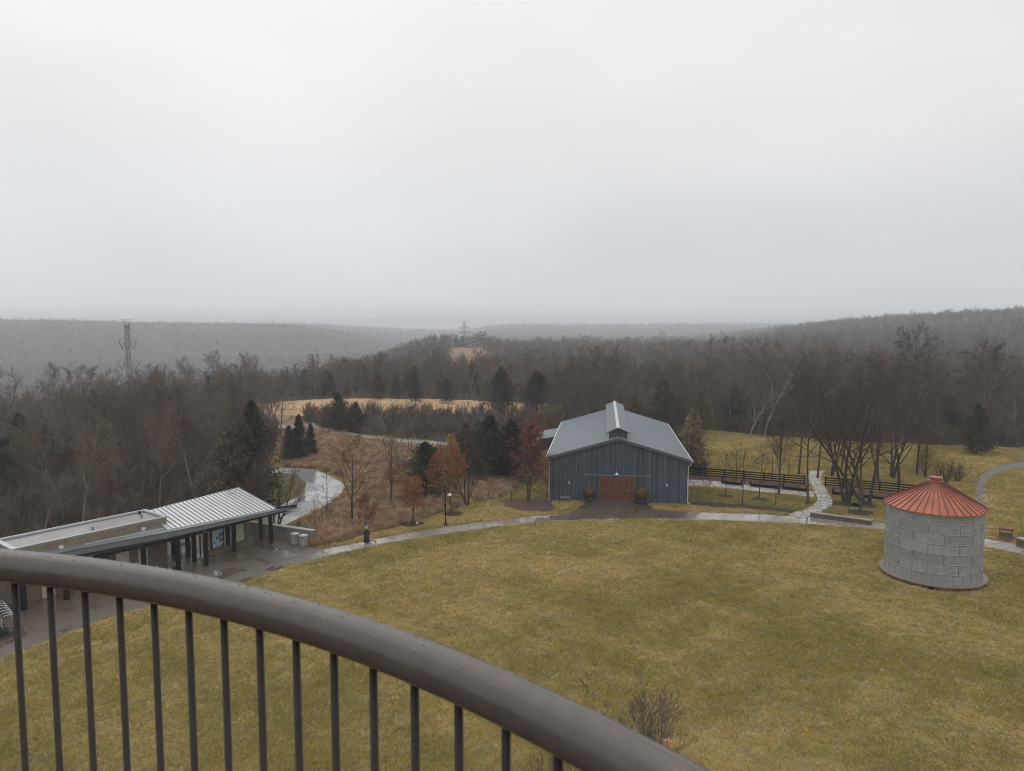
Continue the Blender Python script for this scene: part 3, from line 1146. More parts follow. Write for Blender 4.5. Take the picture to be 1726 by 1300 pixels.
# open lean-to at the rear left
lean = MB()
lx0, lx1, ly0, ly1 = -3.6, -.5, 18.5, 27.5
lean.hexa([(lx0, ly0, 4.28), (lx1 + .5, ly0, 4.95), (lx1 + .5, ly1, 4.95), (lx0, ly1, 4.28)], [(lx0, ly0, 4.40), (lx1 + .5, ly0, 5.07), (lx1 + .5, ly1, 5.07), (lx0, ly1, 4.40)])
lo = lean.build('side_roof', m_barnroof, barn)
for yy in (ly0 + .3, (ly0 + ly1) / 2, ly1 - .3):
    mb = MB()
    mb.box((lx0 + .2, yy - .1, 0), (lx0 + .4, yy + .1, 4.3))
    mb.build('post', m_barntrim, lo)

# planters either side of the doors
def planter(px, py, label):
    p = P(px, py)
    o = empty('planter', (p[0], p[1], .024), label=label, cat='planter', group='barrel planters by the barn doors')
    mb = MB()
    mb.lathe([(.42, 0), (.52, .2), (.56, .42), (.54, .68), (.5, .68), (.48, .6)], 20)
    mb.build('barrel', pm('barrel_wood', (.05, .04, .036), .6, .3, 4), o)
    r_ = random.Random(int(px))
    mb = MB()
    for i in range(620):
        az, el = r_.uniform(0, 2 * pi), r_.uniform(.25, 1.5)
        L = r_.uniform(.6, 1.6)
        mb.mi = 0 if r_.random() < .72 else 1
        d = Vector((math.cos(az) * math.cos(el), math.sin(az) * math.cos(el), math.sin(el)))
        b0 = Vector((d.x * .25, d.y * .25, .6))
        e_ = b0 + d * L * (.75 + .25 * math.sin(el))
        sd = d.cross(Vector((0, 0, 1))).normalized() * .05
        mb.add([b0 + d * L * .3 - sd, b0 + d * L * .3 + sd, e_], [(0, 1, 2)])
    mb.build('shrub', [m_golden, m_olive], o)


planter(993, 845, 'dark barrel planter with golden shrub, left of the barn doors')
planter(1081, 849, 'dark barrel planter with golden shrub, right of the barn doors')

# ================================================================== SILO
silo = empty('grain_silo', (35.5, 59.5, 0), label='round galvanised steel grain bin with red conical roof on a stone plinth', cat='silo')
mb = MB()
mb.lathe([(3.80, 0), (3.80, .27)], 72)
pl = mb.build('plinth', m_stone, silo)
mb = MB()
mb.lathe([(3.6, .272), (4.0, .272), (4.02, .33), (4.0, .40), (3.3, .40)], 72, cap=False)
mb.build('plinth_cap', m_lip, pl, smooth=False)
WR = 3.6
NP = 10
z0s = .40
rh = .808
rrng = random.Random(11)
vs, fs, shade = [], [], []
mb = MB()
seam = MB()
for ring in range(7):
    nseg = 120
    per = nseg // NP
    off = (per // 2) * (ring % 2)
    za, zb = z0s + ring * rh, z0s + (ring + 1) * rh
    r1 = WR + (.006 if ring % 2 else 0)
    sh = [rrng.uniform(0, 1) + (.45 if ring < 2 else 0) for _ in range(NP)]
    nv = 1
    vv = []
    for j in range(nseg):
        t_ = 2 * pi * j / nseg
        vv += [(r1 * math.cos(t_), r1 * math.sin(t_), za), (r1 * math.cos(t_), r1 * math.sin(t_), zb)]
    b0 = len(mb.v)
    mb.add(vv, [(2 * j, (2 * j + 2) % (2 * nseg), (2 * j + 3) % (2 * nseg), 2 * j + 1) for j in range(nseg)])
    for j in range(nseg):
        shade.append(sh[((j + off) // per) % NP])
    # vertical joints
    cnt = NP * (2 if ring == 0 else 1)
    if ring == 0:
        cnt = NP * 3
    for q in range(cnt):
        j = (q * per - off) if ring else q * per / 3
        t_ = 2 * pi * j / nseg
        cx_, sx_ = math.cos(t_), math.sin(t_)
        seam.mi = 0
        w2 = .018 if ring else .012
        r2 = r1 + .012
        seam.add([(r1 * cx_ + w2 * sx_, r1 * sx_ - w2 * cx_, za), (r2 * cx_ + w2 * sx_, r2 * sx_ - w2 * cx_, za), (r2 * cx_ - w2 * sx_, r2 * sx_ + w2 * cx_, za), (r1 * cx_ - w2 * sx_, r1 * sx_ + w2 * cx_, za),
                  (r1 * cx_ + w2 * sx_, r1 * sx_ - w2 * cx_, zb), (r2 * cx_ + w2 * sx_, r2 * sx_ - w2 * cx_, zb), (r2 * cx_ - w2 * sx_, r2 * sx_ + w2 * cx_, zb), (r1 * cx_ - w2 * sx_, r1 * sx_ + w2 * cx_, zb)],
                 [(0, 1, 5, 4), (1, 2, 6, 5), (2, 3, 7, 6)])
    if ring:
        seam.mi = 1
        seam.lathe([(WR, za + .030), (WR + .020, za + .025), (WR + .020, za + .006)], 96, cap=False)
        seam.mi = 0
        seam.lathe([(WR + .019, za + .005), (WR + .014, za - .035), (WR, za - .037)], 96, cap=False)
wall = mb.build('wall', m_galv, silo)
ca = wall.data.attributes.new('shade', 'FLOAT', 'FACE')
ca.data.foreach_set('value', shade)
seam.build('sheet_joints', [m_seam, m_flange], wall)
wt = z0s + 7 * rh
mb = MB()
mb.lathe([(WR + .19, wt - .06), (WR + .2, wt + .02), (.42, wt + 2.02), (.40, wt + 2.0)], 96, cap=False)
mb.lathe([(WR + .19, wt - .06), (WR - .05, wt - .02)], 96, cap=False)
rf = mb.build('roof', m_red, silo)
mb = MB()
NR = 40
for i in range(NR):
    t_ = 2 * pi * i / NR + .04
    cx_, sx_ = math.cos(t_), math.sin(t_)
    w2 = .022
    for (ra, za_), (rb, zb_) in (((WR + .21, wt + .0), (.45, wt + 2.0)),):
        A = [(ra * cx_ + w2 * sx_, ra * sx_ - w2 * cx_, za_), (ra * cx_ - w2 * sx_, ra * sx_ + w2 * cx_, za_), (rb * cx_ - w2 * sx_, rb * sx_ + w2 * cx_, zb_), (rb * cx_ + w2 * sx_, rb * sx_ - w2 * cx_, zb_)]
        mb.hexa(A, [(p[0], p[1], p[2] + .075) for p in A])
mb.build('ribs', m_redrib, rf)
mb = MB()
mb.lathe([(.56, wt + 1.93), (.5, wt + 2.06), (.42, wt + 2.08), (.42, wt + 2.30), (.5, wt + 2.30), (.5, wt + 2.38), (.1, wt + 2.42)], 28)
mb.build('roof_cap', m_redcap, silo)
mb = MB()
mb.box((-.35, -4.03, .05), (-.02, -3.8, .22))
o = mb.build('vent_opening', m_black, pl)
o.rotation_euler = (0, 0, R_(-28))

# ================================================================== FLAT-ROOFED BRICK BUILDING
B0 = np.array([-30.35, 62.09])
ex = np.array([.601, .799])
nx = np.array([-.799, .601])


def bl(u, v, z):
    p = B0 + ex * u + nx * v
    return (p[0], p[1], z)


def bbox(mb, u0, u1, v0, v1, z0, z1):
    mb.hexa([bl(u0, v0, z0), bl(u1, v0, z0), bl(u1, v1, z0), bl(u0, v1, z0)], [bl(u0, v0, z1), bl(u1, v0, z1), bl(u1, v1, z1), bl(u0, v1, z1)])


bld = empty('brick_building', (B0[0], B0[1], 0), label='low brown brick building with flat grey roof behind the railing', cat='building')
L0, DP, HT = -11.7, 3.75, 4.2
mb = MB()
bbox(mb, L0, 0, 0, DP, -1.0, 3.5)
mb.mi = 1
bbox(mb, L0 - .02, .02, -.03, DP + .02, 3.503, HT)
mb.mi = 0
bbox(mb, L0 - 9, L0 - .03, .1, DP, -1.0, 3.3)
rel(mb, bld.location).build('wall', [m_brick, m_block], bld)
mb = MB()
bbox(mb, L0 + .3, -.3, .28, DP - .3, HT + .003, HT + .03)
flat = rel(mb, bld.location).build('flat_roof', m_membrane, bld)
mb = MB()
bbox(mb, L0 - .05, .05, -.06, .16, HT + .002, HT + .16)
bbox(mb, L0 - .05, .05, DP - .28, DP + .05, HT + .002, HT + .16)
bbox(mb, L0 - .05, L0 + .25, .25, DP - .28, HT + .002, HT + .16)
bbox(mb, -.25, .05, .25, DP - .28, HT + .002, HT + .16)
rel(mb, bld.location).build('parapet', m_parapet, bld)
mb = MB()
bbox(mb, L0 - .1, .1, -.1, .1, HT + .163, HT + .215)
bbox(mb, L0 - .1, .1, DP - .1, DP + .1, HT + .163, HT + .215)
bbox(mb, L0 - .1, L0 + .3, .1, DP - .1, HT + .163, HT + .215)
bbox(mb, -.15, .1, .1, DP - .1, HT + .163, HT + .215)
rel(mb, bld.location).build('coping', m_coping, bld)
for uu in (-2.2, -8.6):
    mb = MB()
    bbox(mb, uu, uu + .3, -.16, -.032, 3.62, 3.86)
    rel(mb, bld.location).build('scupper', m_white, bld)
for uu, vv_ in ((-.8, 3.1), (-1.3, 1.7), (-5.6, 1.1)):
    mb = MB()
    p = bl(uu, vv_, 0)
    mb.lathe([(.09, HT + .03), (.09, HT + .32), (.02, HT + .34)], 10, (p[0], p[1]))
    rel(mb, bld.location).build('roof_vent', m_black if uu > -1 else m_grey, flat)
for k, (u0, u1) in enumerate(((-2.55, -1.75), (-4.35, -3.3), (-9.9, -9.0), (-7.6, -6.7))):
    mb = MB()
    bbox(mb, u0, u1, -.05, -.002, .02, 2.35)
    d = rel(mb, bld.location).build('door', m_cream, bld)
    mb = MB()
    bbox(mb, u1 - .14, u1 - .08, -.12, -.05, 1.0, 1.1)
    rel(mb, bld.location).build('handle', m_black, d)
mb = MB()
bbox(mb, -1.3, -1.15, -.12, -.002, 1.95, 2.1)
rel(mb, bld.location).build('wall_fixture', m_grey, bld)
mb = MB()
bbox(mb, L0 - 9.2, L0 - .1, -.2, DP + .1, 3.303, 3.42)
rel(mb, bld.location).build('lower_roof', m_fascia, bld)

# ================================================================== PAVILION
pav = empty('pavilion', (-27, 63, 0), label='open pavilion with pale standing-seam metal roof on black steel posts', cat='pavilion')
eL, eR = np.array([-29.75, 60.85, 3.55]), np.array([-22.95, 68.75, 3.38])
rL, rR = np.array([-33.45, 64.2, 4.22]), np.array([-28.12, 72.85, 4.5])
bL = np.array([-30.3, 62.15, 3.62])   # where the roof meets the brick building


def roofpt(s, q):
    a = eL + (eR - eL) * s
    b_ = rL + (rR - rL) * s
    return a + (b_ - a) * q


mb = MB()
up = np.array([0, 0, .06])
N_ = 12
for i in range(N_):
    for j in range(4):
        q = [roofpt(i / N_, j / 4), roofpt((i + 1) / N_, j / 4), roofpt((i + 1) / N_, (j + 1) / 4), roofpt(i / N_, (j + 1) / 4)]
        mb.hexa([p - up for p in q], q)
rfp = rel(mb, pav.location).build('roof', m_seamroof, pav)
mb = MB()
for i in range(25):
    s = i / 24
    a, b_ = roofpt(s, 0), roofpt(s, 1)
    mb.bar(tuple(a + [0, 0, .05]), tuple(b_ + [0, 0, .05]), .045, .07)
rel(mb, pav.location).build('seams', m_seamrib, rfp)
# canopy strip and fascia over the brick front, and along the pavilion eave
E = [np.array([-38.2, 50.9]), np.array([-34.4, 55.56]), np.array([-29.41, 60.12]), np.array([-21.36, 70.24])]
ftop = [3.45, 3.48, 3.52, 3.22]
fbot = [3.0, 3.0, 3.0, 3.02]
mb = MB()
for i in range(3):
    a, b_ = E[i], E[i + 1]
    d = (b_ - a) / np.linalg.norm(b_ - a)
    n = np.array([-d[1], d[0]]) * .14
    q = [a, b_, b_ + n, a + n]
    mb.hexa([(q[0][0], q[0][1], fbot[i]), (q[1][0], q[1][1], fbot[i + 1]), (q[2][0], q[2][1], fbot[i + 1]), (q[3][0], q[3][1], fbot[i])],
            [(q[0][0], q[0][1], ftop[i]), (q[1][0], q[1][1], ftop[i + 1]), (q[2][0], q[2][1], ftop[i + 1]), (q[3][0], q[3][1], ftop[i])])
rel(mb, pav.location).build('fascia', m_fascia, pav)
mb = MB()
w0, w1, w2_ = bl(L0 - 2, -.02, 0), bl(-6, -.02, 0), bl(-.02, -.02, 0)
for (a, b_, za, zb), (c_, d_) in zip(((E[0], E[1], 3.44, 3.47), (E[1], E[2], 3.47, 3.51)), ((w0, w1), (w1, w2_))):
    t4 = [(a[0], a[1], za), (b_[0], b_[1], zb), (d_[0], d_[1], 3.66), (c_[0], c_[1], 3.62)]
    mb.hexa([(p[0], p[1], p[2] - .08) for p in t4], t4)
t4 = [(E[2][0], E[2][1], 3.51), (E[3][0], E[3][1], 3.20), (eR[0], eR[1], 3.30), (eL[0], eL[1], 3.49)]
mb.hexa([(p[0], p[1], p[2] - .08) for p in t4], t4)
can = rel(mb, pav.location).build('canopy', m_fascia, pav)
mb = MB()
for i in range(34):
    s = i / 33
    a = (E[1] * (1 - s) + E[2] * s)
    cc2 = np.array(w1[:2]) * (1 - s) + np.array(w2_[:2]) * s
    p = a * .45 + cc2 * .55
    d = (E[2] - E[1]) / np.linalg.norm(E[2] - E[1]) * .1
    mb.bar((p[0] - d[0], p[1] - d[1], 3.60), (p[0] + d[0], p[1] + d[1], 3.60), .05, .08)
rel(mb, pav.location).build('snow_guards', m_coping, can)
# posts
front = [(-36.24, 52.0), (-34.36, 54.1), (-32.5, 56.3), (-30.6, 58.5), (-28.74, 60.62), (-26.9, 61.9), (-26.04, 66.1), (-23.5, 68.8)]
back = [(-31.28, 65.17), (-29.61, 64.39), (-28.4, 62.98), (-27.13, 67.4), (-24.9, 70.03)]
for (x, y) in front + back:
    top_ = 3.03 if (x, y) in front else 3.35
    mb = MB()
    s_ = .15
    mb.box((x - s_, y - s_, 0), (x + s_, y + s_, top_))
    mb.box((x - .22, y - .22, 0), (x + .22, y + .22, .015))
    rel(mb, pav.location).build('post', m_black, pav)
for a, b_, z in (((-36.6, 51.6), (-28.2, 61.2), 2.86), ((-28.74, 60.62), (-22.6, 69.8), 2.86), ((-31.3, 65.3), (-24.2, 72.4), 3.3), ((-28.4, 62.98), (-26.5, 68.2), 3.1)):
    mb = MB()
    mb.bar((a[0], a[1], z), (b_[0], b_[1], z), .22, .28)
    rel(mb, pav.location).build('beam', m_black, pav)
mb = MB()
a, b_ = roofpt(1.0, 0.06), roofpt(1.0, 1)
dd2 = np.array([.66, .75, 0])
pA, pB = P(462, 857, 3.35), P(500, 852, 3.38)
mb.bar(tuple(pA), tuple(pB), .14, .16)
rel(mb, pav.location).build('outrigger', m_black, pav)
mb = MB()
bt = (-22.6, 69.3)
mb.bar((-24.2, 67.2, 2.9), (-22.2, 69.6, 2.95), .5, .14)
rel(mb, pav.location).build('bracket', m_black, pav)

# display panels under the pavilion
def panel(p0, p1, z0, z1, mat, label, name='display_panel'):
    p0, p1 = np.array(p0[:2]), np.array(p1[:2])
    o = empty(name, (*((p0 + p1) / 2), 0), label=label, cat='display panel', group='display panels under the pavilion')
    d = (p1 - p0) / np.linalg.norm(p1 - p0)
    n = np.array([d[1], -d[0]])
    mb = MB()
    q = [p0 + d * .05 - n * .03, p1 - d * .05 - n * .03, p1 - d * .05 + n * .03, p0 + d * .05 + n * .03]
    mb.hexa([(a[0], a[1], z0) for a in q], [(a[0], a[1], z1) for a in q])
    rel(mb, o.location).build('board', mat, o)
    for a in (p0, p1):
        mb = MB()
        mb.box((a[0] - .05, a[1] - .05, 0), (a[0] + .05, a[1] + .05, z1 + .1))
        rel(mb, o.location).build('post', m_black, o)
    return o, p0, p1, d, n


m_pink = pm('pink_poster', (.48, .34, .26), .5, .15, 2.5)
m_mapbase = pm('pale_blue_poster', (.42, .53, .62), .4, .08, 2)
m_mapblue = pm('blue_map_block', (.05, .13, .28), .5, .25, 4)
m_leafpost, t, b = new_mat('green_leaf_poster')
v = obc(t)
vo = nd(t, 'ShaderNodeTexVoronoi', Scale=5.0)
t.links.new(v, vo.inputs['Vector'])
c = mixc(t, remap(t, vo.outputs['Distance'], .2, .5), (.12, .26, .05), (.42, .50, .36))
t.links.new(c, b.inputs['Base Color'])
b.inputs['Roughness'].default_value = .4
panel(P(338, 935), P(356, 929), .45, 1.75, m_pink, 'pale pink information board, leftmost under the pavilion')
o, p0, p1, d, n = panel(P(357.5, 931), P(377, 924), .5, 1.9, m_mapbase, 'light blue information board with dark blue map blocks under the pavilion')
mb = MB()
for (s0, s1, za, zb) in ((.1, .3, .75, .9), (.38, .55, 1.05, 1.35), (.62, .95, 1.2, 1.6), (.62, .95, .75, 1.1)):
    mb = MB()
    a, b_ = p0 + (p1 - p0) * s0 + n * .032, p0 + (p1 - p0) * s1 + n * .032
    mb.hexa([(a[0], a[1], za), (b_[0], b_[1], za), (b_[0] + n[0] * .01, b_[1] + n[1] * .01, za), (a[0] + n[0] * .01, a[1] + n[1] * .01, za)],
            [(a[0], a[1], zb), (b_[0], b_[1], zb), (b_[0] + n[0] * .01, b_[1] + n[1] * .01, zb), (a[0] + n[0] * .01, a[1] + n[1] * .01, zb)])
    rel(mb, o.location).build('map_print', m_mapblue, o)
panel(P(397.5, 919), P(413, 914.5), .3, 2.0, m_leafpost, 'tall board with green leaf picture beside a black post under the pavilion')
a, b_ = P(350, 936), P(426, 916)
mb = MB()
mb.bar((a[0], a[1], .2), (b_[0], b_[1], .2), .5, .4)
tag(mb.build('stone_bench', m_brownstone), 'long low brown stone bench running below the boards under the pavilion', 'bench')
o = empty('picnic_table', (*P(311, 930)[:2], 0), label='small black table standing among the left pavilion posts', cat='table')
mb = MB()
mb.box((-.6, -.35, .7), (.6, .35, .76))
mb.build('table_top', m_black, o)
for sx in (-.45, .45):
    for sy_ in (-.25, .25):
        mb = MB()
        mb.bar((sx, sy_ * 1.3, 0), (sx, sy_, .7), .05)
        mb.build('leg', m_black, o)

# retaining wall with pier
rw = empty('retaining_wall', (-22, 70, 0), label='low board-marked concrete wall behind the pavilion posts and litter bins', cat='wall')
mb = MB()
wl = [(-19.3, 68.9), (-26.3, 72.0), (-32.5, 76.2)]
for i in range(2):
    mb.bar((*wl[i], .0), (*wl[i + 1], .0), .42, 2.2)
rel(mb, rw.location).build('wall', m_conc, rw)
mb = MB()
for i in range(2):
    mb.bar((*wl[i], 1.14), (*wl[i + 1], 1.14), .55, .09)
rel(mb, rw.location).build('coping', m_cap, rw)
# round stone bed
rb = empty('stone_ring', (*P(534, 905)[:2], 0), label='round stone-edged planting ring beside the end of the concrete wall', cat='planter')
mb = MB()
mb.lathe([(.85, -.2), (1.12, -.2), (1.12, .22), (.85, .22), (.85, -.2)], 32, cap=False)
mb.build('kerb', m_cap, rb)
mb = MB()
mb.lathe([(.85, .1), (.4, .14), (.02, .15)], 32, cap=False)
mb.build('soil', m_mulch, rb)
# litter bins
binp = None
for (px, py, lab) in ((497.5, 916), (512, 919)) and ((497.5, 916, 'ribbed concrete litter bin nearer the pavilion posts'), (512, 919, 'ribbed concrete litter bin nearer the end of the wall')):
    p = P(px, py)
    o = empty('litter_bin', (p[0], p[1], .015), label=lab, cat='litter bin', group='litter bins by the concrete wall')
    mb = MB()
    prof = []
    vs = []
    k = 48
    for z in (0, .85):
        for j in range(k):
            r = .40 if j % 2 else .375
            vs.append((r * math.cos(2 * pi * j / k), r * math.sin(2 * pi * j / k), z))
    mb.add(vs, [(j, (j + 1) % k, k + (j + 1) % k, k + j) for j in range(k)])
    mb.build('drum', pm('bin_concrete', (.27, .255, .235), .6, .2, 4), o)
    mb = MB()
    mb.lathe([(.43, .85), (.46, .9), (.44, .98), (.24, 1.05), (.22, 1.0)], 32, cap=False)
    mb.build('rim', m_cap, o)
    mb = MB()
    mb.lathe([(.24, .99), (.23, 1.0), (.02, 1.0)], 24, cap=False)
    mb.build('opening', m_white, o)

# bicycle rack, far left
br = empty('bicycle_rack', (-36.2, 50.0, .012), label='white wave bicycle rack with a row of hoops at the left edge', cat='bicycle rack')
hp = [(2.5, 1041, 1014), (9, 1050, 1020), (16, 1056, 1027), (24, 1062, 1034)]
base = np.array([-36.9, 50.6])
step_ = np.array([.42, -.42])
for i in range(-2, 5):
    b0 = base + step_ * i
    mb = MB()
    pts = []
    dirv = np.array([-.35, -.25])
    for k in range(13):
        a = pi * k / 12
        pts.append((b0[0] + dirv[0] * math.cos(a), b0[1] + dirv[1] * math.cos(a), .55 + .33 * math.sin(a)))
    pts = [(pts[0][0], pts[0][1], 0)] + pts + [(pts[-1][0], pts[-1][1], 0)]
    mb.tube(pts, .022, 6)
    rel(mb, br.location)
    mb.build('hoop', m_white, br, smooth=True)
# low wall at the far left behind the rack
mb = MB()
mb.bar((-41.5, 50.8, .5), (-38.2, 53.2, .5), .4, 1.1)
tag(mb.build('brick_wall', m_brick), 'low brick wall behind the bicycle rack at the left edge', 'wall')

# ================================================================== LAMP POST
p = P(751, 886)
lp = empty('lamp_post', (p[0], p[1], 0), label='black lamp post with small pale shade beside the curved walkway', cat='lamp post')
mb = MB()
mb.lathe([(.22, 0), (.22, .12), (.12, .2), (.085, .4), (.07, .5), (.055, 3.72), (.03, 3.8)], 14)
mb.build('pole', m_black, lp)
mb = MB()
mb.tube([(.04, 0, 3.55), (.2, 0, 3.66), (.38, 0, 3.64), (.45, 0, 3.5)], .025, 8)
mb.build('arm', m_black, lp)
mb = MB()
mb.lathe([(.05, 3.52), (.08, 3.46), (.24, 3.28), (.26, 3.22), (.2, 3.24)], 18, (.45, 0), cap=False)
mb.build('lamp_shade', m_white, lp, smooth=True)
mb = MB()
mb.box((-.14, -.08, 2.0), (-.055, .08, 2.35))
mb.build('junction_box', m_black, lp)
# slim red marker post behind the lamp
p = P(755, 850)
mb = MB()
mb.lathe([(.05, 0), (.05, 1.0), (.02, 1.05)], 8)
o = mb.build('marker_post', m_wood)
o.location = (p[0], p[1], 0)
tag(o, 'slim red-brown marker post behind the lamp post', 'post')
# white pebbles of light: small ground markers
for (px, py), lab in (((703, 883), 'tiny white marker in the litter right of the small rust oak'), ((822, 852), 'tiny white marker on the bank left of the leaf bed'), ((549, 884), 'tiny white marker on the rust bank behind the stone ring')):
    p = P(px, py)
    mb = MB()
    mb.lathe([(.12, 0), (.13, .12), (.09, .2), (.02, .22)], 10)
    o = mb.build('ground_marker', m_white)
    o.location = (p[0], p[1], 0)
    tag(o, lab, 'marker', 'small white ground markers')

# ================================================================== FENCES
def fence(a, b_, n, label, hh=1.25):
    a, b_ = np.array(a[:2]), np.array(b_[:2])
    o = empty('board_fence', (a[0], a[1], 0), label=label, cat='fence', group='black board fences')
    d = (b_ - a) / np.linalg.norm(b_ - a)
    nn_ = np.array([d[1], -d[0]])
    for i in range(n + 1):
        p = a + (b_ - a) * i / n
        mb = MB()
        mb.bar((p[0], p[1], 0), (p[0], p[1], hh + .08), .14)
        rel(mb, o.location).build('post', m_fence, o)
    for z in (.28, .58, .88, 1.18):
        mb = MB()
        p, q = a + nn_ * .09, b_ + nn_ * .09
        mb.bar((p[0], p[1], z), (q[0], q[1], z), .04, .17)
        rel(mb, o.location).build('rail', m_fence, o)
    return o


fence(P(1158, 801.5), P(1356, 818), 6, 'black four-board fence between the barn and the flagstone path')
fence(P(1391, 820), P(1580, 838), 6, 'black four-board fence right of the flagstone path, partly behind the silo')


def low_bench(a, b_, label):
    a, b_ = P(*a), P(*b_)
    o = empty('low_bench', (a[0], a[1], 0), label=label, cat='bench', group='low black timber benches along the fences')
    mb = MB()
    mb.bar((a[0], a[1], .36), (b_[0], b_[1], .36), .45, .10)
    rel(mb, o.location).build('seat', m_fence, o)
    mb = MB()
    mb.bar((a[0], a[1], .15), (b_[0], b_[1], .15), .12, .30)
    rel(mb, o.location).build('base', m_fence, o)
    for p in (a, b_):
        mb = MB()
        mb.bar((p[0], p[1], 0), (p[0], p[1], .78), .16)
        rel(mb, o.location).build('end_post', m_fence, o)


low_bench((1217, 815), (1250, 819), 'low black bench nearest the barn, in front of the fence')
low_bench((1265, 820), (1314, 824.5), 'low black bench in the middle of the left fence')
low_bench((1319, 824.5), (1359, 829), 'low black bench ending at the flagstone path')
low_bench((1404, 834), (1436, 838), 'low black bench just right of the flagstone path')
low_bench((1452, 839), (1500, 845), 'low black bench between the clump of trees and the silo')

# seat wall beside the walk
a, b_ = P(1368, 872), P(1472, 886.5)
sw = empty('seat_wall', (a[0], a[1], 0), label='long low stone seat wall along the walkway left of the silo', cat='wall')
mb = MB()
mb.bar((a[0], a[1] + .3, .0), (b_[0], b_[1] + .3, .0), .4, .9)
rel(mb, sw.location).build('wall', m_brownstone, sw)
mb = MB()
mb.bar((a[0], a[1] + .3, .49), (b_[0], b_[1] + .3, .49), .55, .08)
rel(mb, sw.location).build('coping', m_cap, sw)
a, b_ = P(1719, 922), P(1790, 938)
sw = empty('seat_wall', (a[0], a[1], 0), label='end of a dark brick seat wall with pale cap at the right edge', cat='wall')
mb = MB()
mb.bar((a[0], a[1] + .3, .0), (b_[0], b_[1] + .3, .0), .6, 1.5)
rel(mb, sw.location).build('wall', m_brownstone, sw)
mb = MB()
mb.bar((a[0], a[1] + .3, .80), (b_[0], b_[1] + .3, .80), .75, .1)
rel(mb, sw.location).build('coping', m_cap, sw)
# small timber sign frame at right
p = P(1695, 907)
sf = empty('sign_frame', (p[0], p[1], 0), R_(-35), label='small red-brown timber frame sign on the grass right of the silo', cat='sign')
for xx in (-.5, .5):
    mb = MB()
    mb.box((xx - .06, -.06, 0), (xx + .06, .06, .95))
    mb.build('post', m_wood, sf)
mb = MB()
mb.box((-.62, -.08, .72), (.62, .08, .95))
for i in range(5):
    mb.box((-.6 + i * .27, -.1, .95), (-.48 + i * .27, .1, 1.0))
mb.build('header', m_wood, sf)
mb = MB()
mb.box((-.43, -.02, .12), (.43, .02, .55))
mb.build('panel', pm('dull_green_panel', (.075, .11, .045), .5, .3, 4), sf)
sbed = [(p[0] - 1.1, p[1] - 1.3), (p[0] + 1.0, p[1] - 1.4), (p[0] + 1.0, p[1] + .2), (p[0] - .9, p[1] + .3)]
sheet('sign_bed', sbed, m_mulch2, .02)

# ================================================================== VEGETATION
def nrm(a):
    return a / np.maximum(np.linalg.norm(a, axis=-1, keepdims=True), 1e-9)


class Arr:
    def __init__(s):
        s.v = []
        s.f = []
        s.mi = []
        s.n = 0

    def add(s, v, f, mi=0):
        s.v.append(v.reshape(-1, 3))
        s.f.append(f.reshape(-1, 4) + s.n)
        s.mi.append(np.full(len(f.reshape(-1, 4)), mi))
        s.n += len(v.reshape(-1, 3))

    def mesh(s, name, mats):
        me = bpy.data.meshes.new(name)
        v = np.concatenate(s.v).astype(np.float32)
        f = np.concatenate(s.f).astype(np.int32)
        me.vertices.add(len(v))
        me.vertices.foreach_set('co', v.ravel())
        me.loops.add(f.size)
        me.loops.foreach_set('vertex_index', f.ravel())
        me.polygons.add(len(f))
        me.polygons.foreach_set('loop_start', (np.arange(len(f)) * 4).astype(np.int32))
        if len(mats) > 1:
            me.polygons.foreach_set('material_index', np.concatenate(s.mi).astype(np.int32))
        for m in mats:
            me.materials.append(m)
        me.update(calc_edges=True)
        return me


def ring_mesh(A, pts, rr, k, mi=0):
    """tubes for a batch of polylines: pts (n,s,3), rr (n,s)"""
    n, s, _ = pts.shape
    d = nrm(pts[:, -1] - pts[:, 0])
    ref = np.where(np.abs(d[:, 2:3]) > .9, np.array([[1., 0, 0]]), np.array([[0, 0, 1.]]))
    a = nrm(np.cross(d, ref))
    b_ = np.cross(d, a)
    th = np.arange(k) * 2 * pi / k
    off = a[:, None, None, :] * np.cos(th)[None, None, :, None] + b_[:, None, None, :] * np.sin(th)[None, None, :, None]
    v = pts[:, :, None, :] + off * rr[:, :, None, None]
    ix = np.arange(n * s * k).reshape(n, s, k)
    i2 = np.roll(ix, -1, axis=2)
    f = np.stack([ix[:, :-1], i2[:, :-1], i2[:, 1:], ix[:, 1:]], -1)
    A.add(v, f, mi)


def branch(P0, D0, L, R0, R1, s, wig, up, g):
    n = len(P0)
    pts = np.zeros((n, s + 1, 3))
    dirs = np.zeros((n, s + 1, 3))
    pts[:, 0] = P0
    d = D0
    dirs[:, 0] = d
    for i in range(s):
        d = nrm(d + g.normal(size=(n, 3)) * wig + np.array([0, 0, up]))
        pts[:, i + 1] = pts[:, i] + d * (L / s)[:, None]
        dirs[:, i + 1] = d
    t = np.linspace(0, 1, s + 1)
    rr = R0[:, None] * (1 - t)[None] + R1[:, None] * t[None]
    return pts, dirs, rr


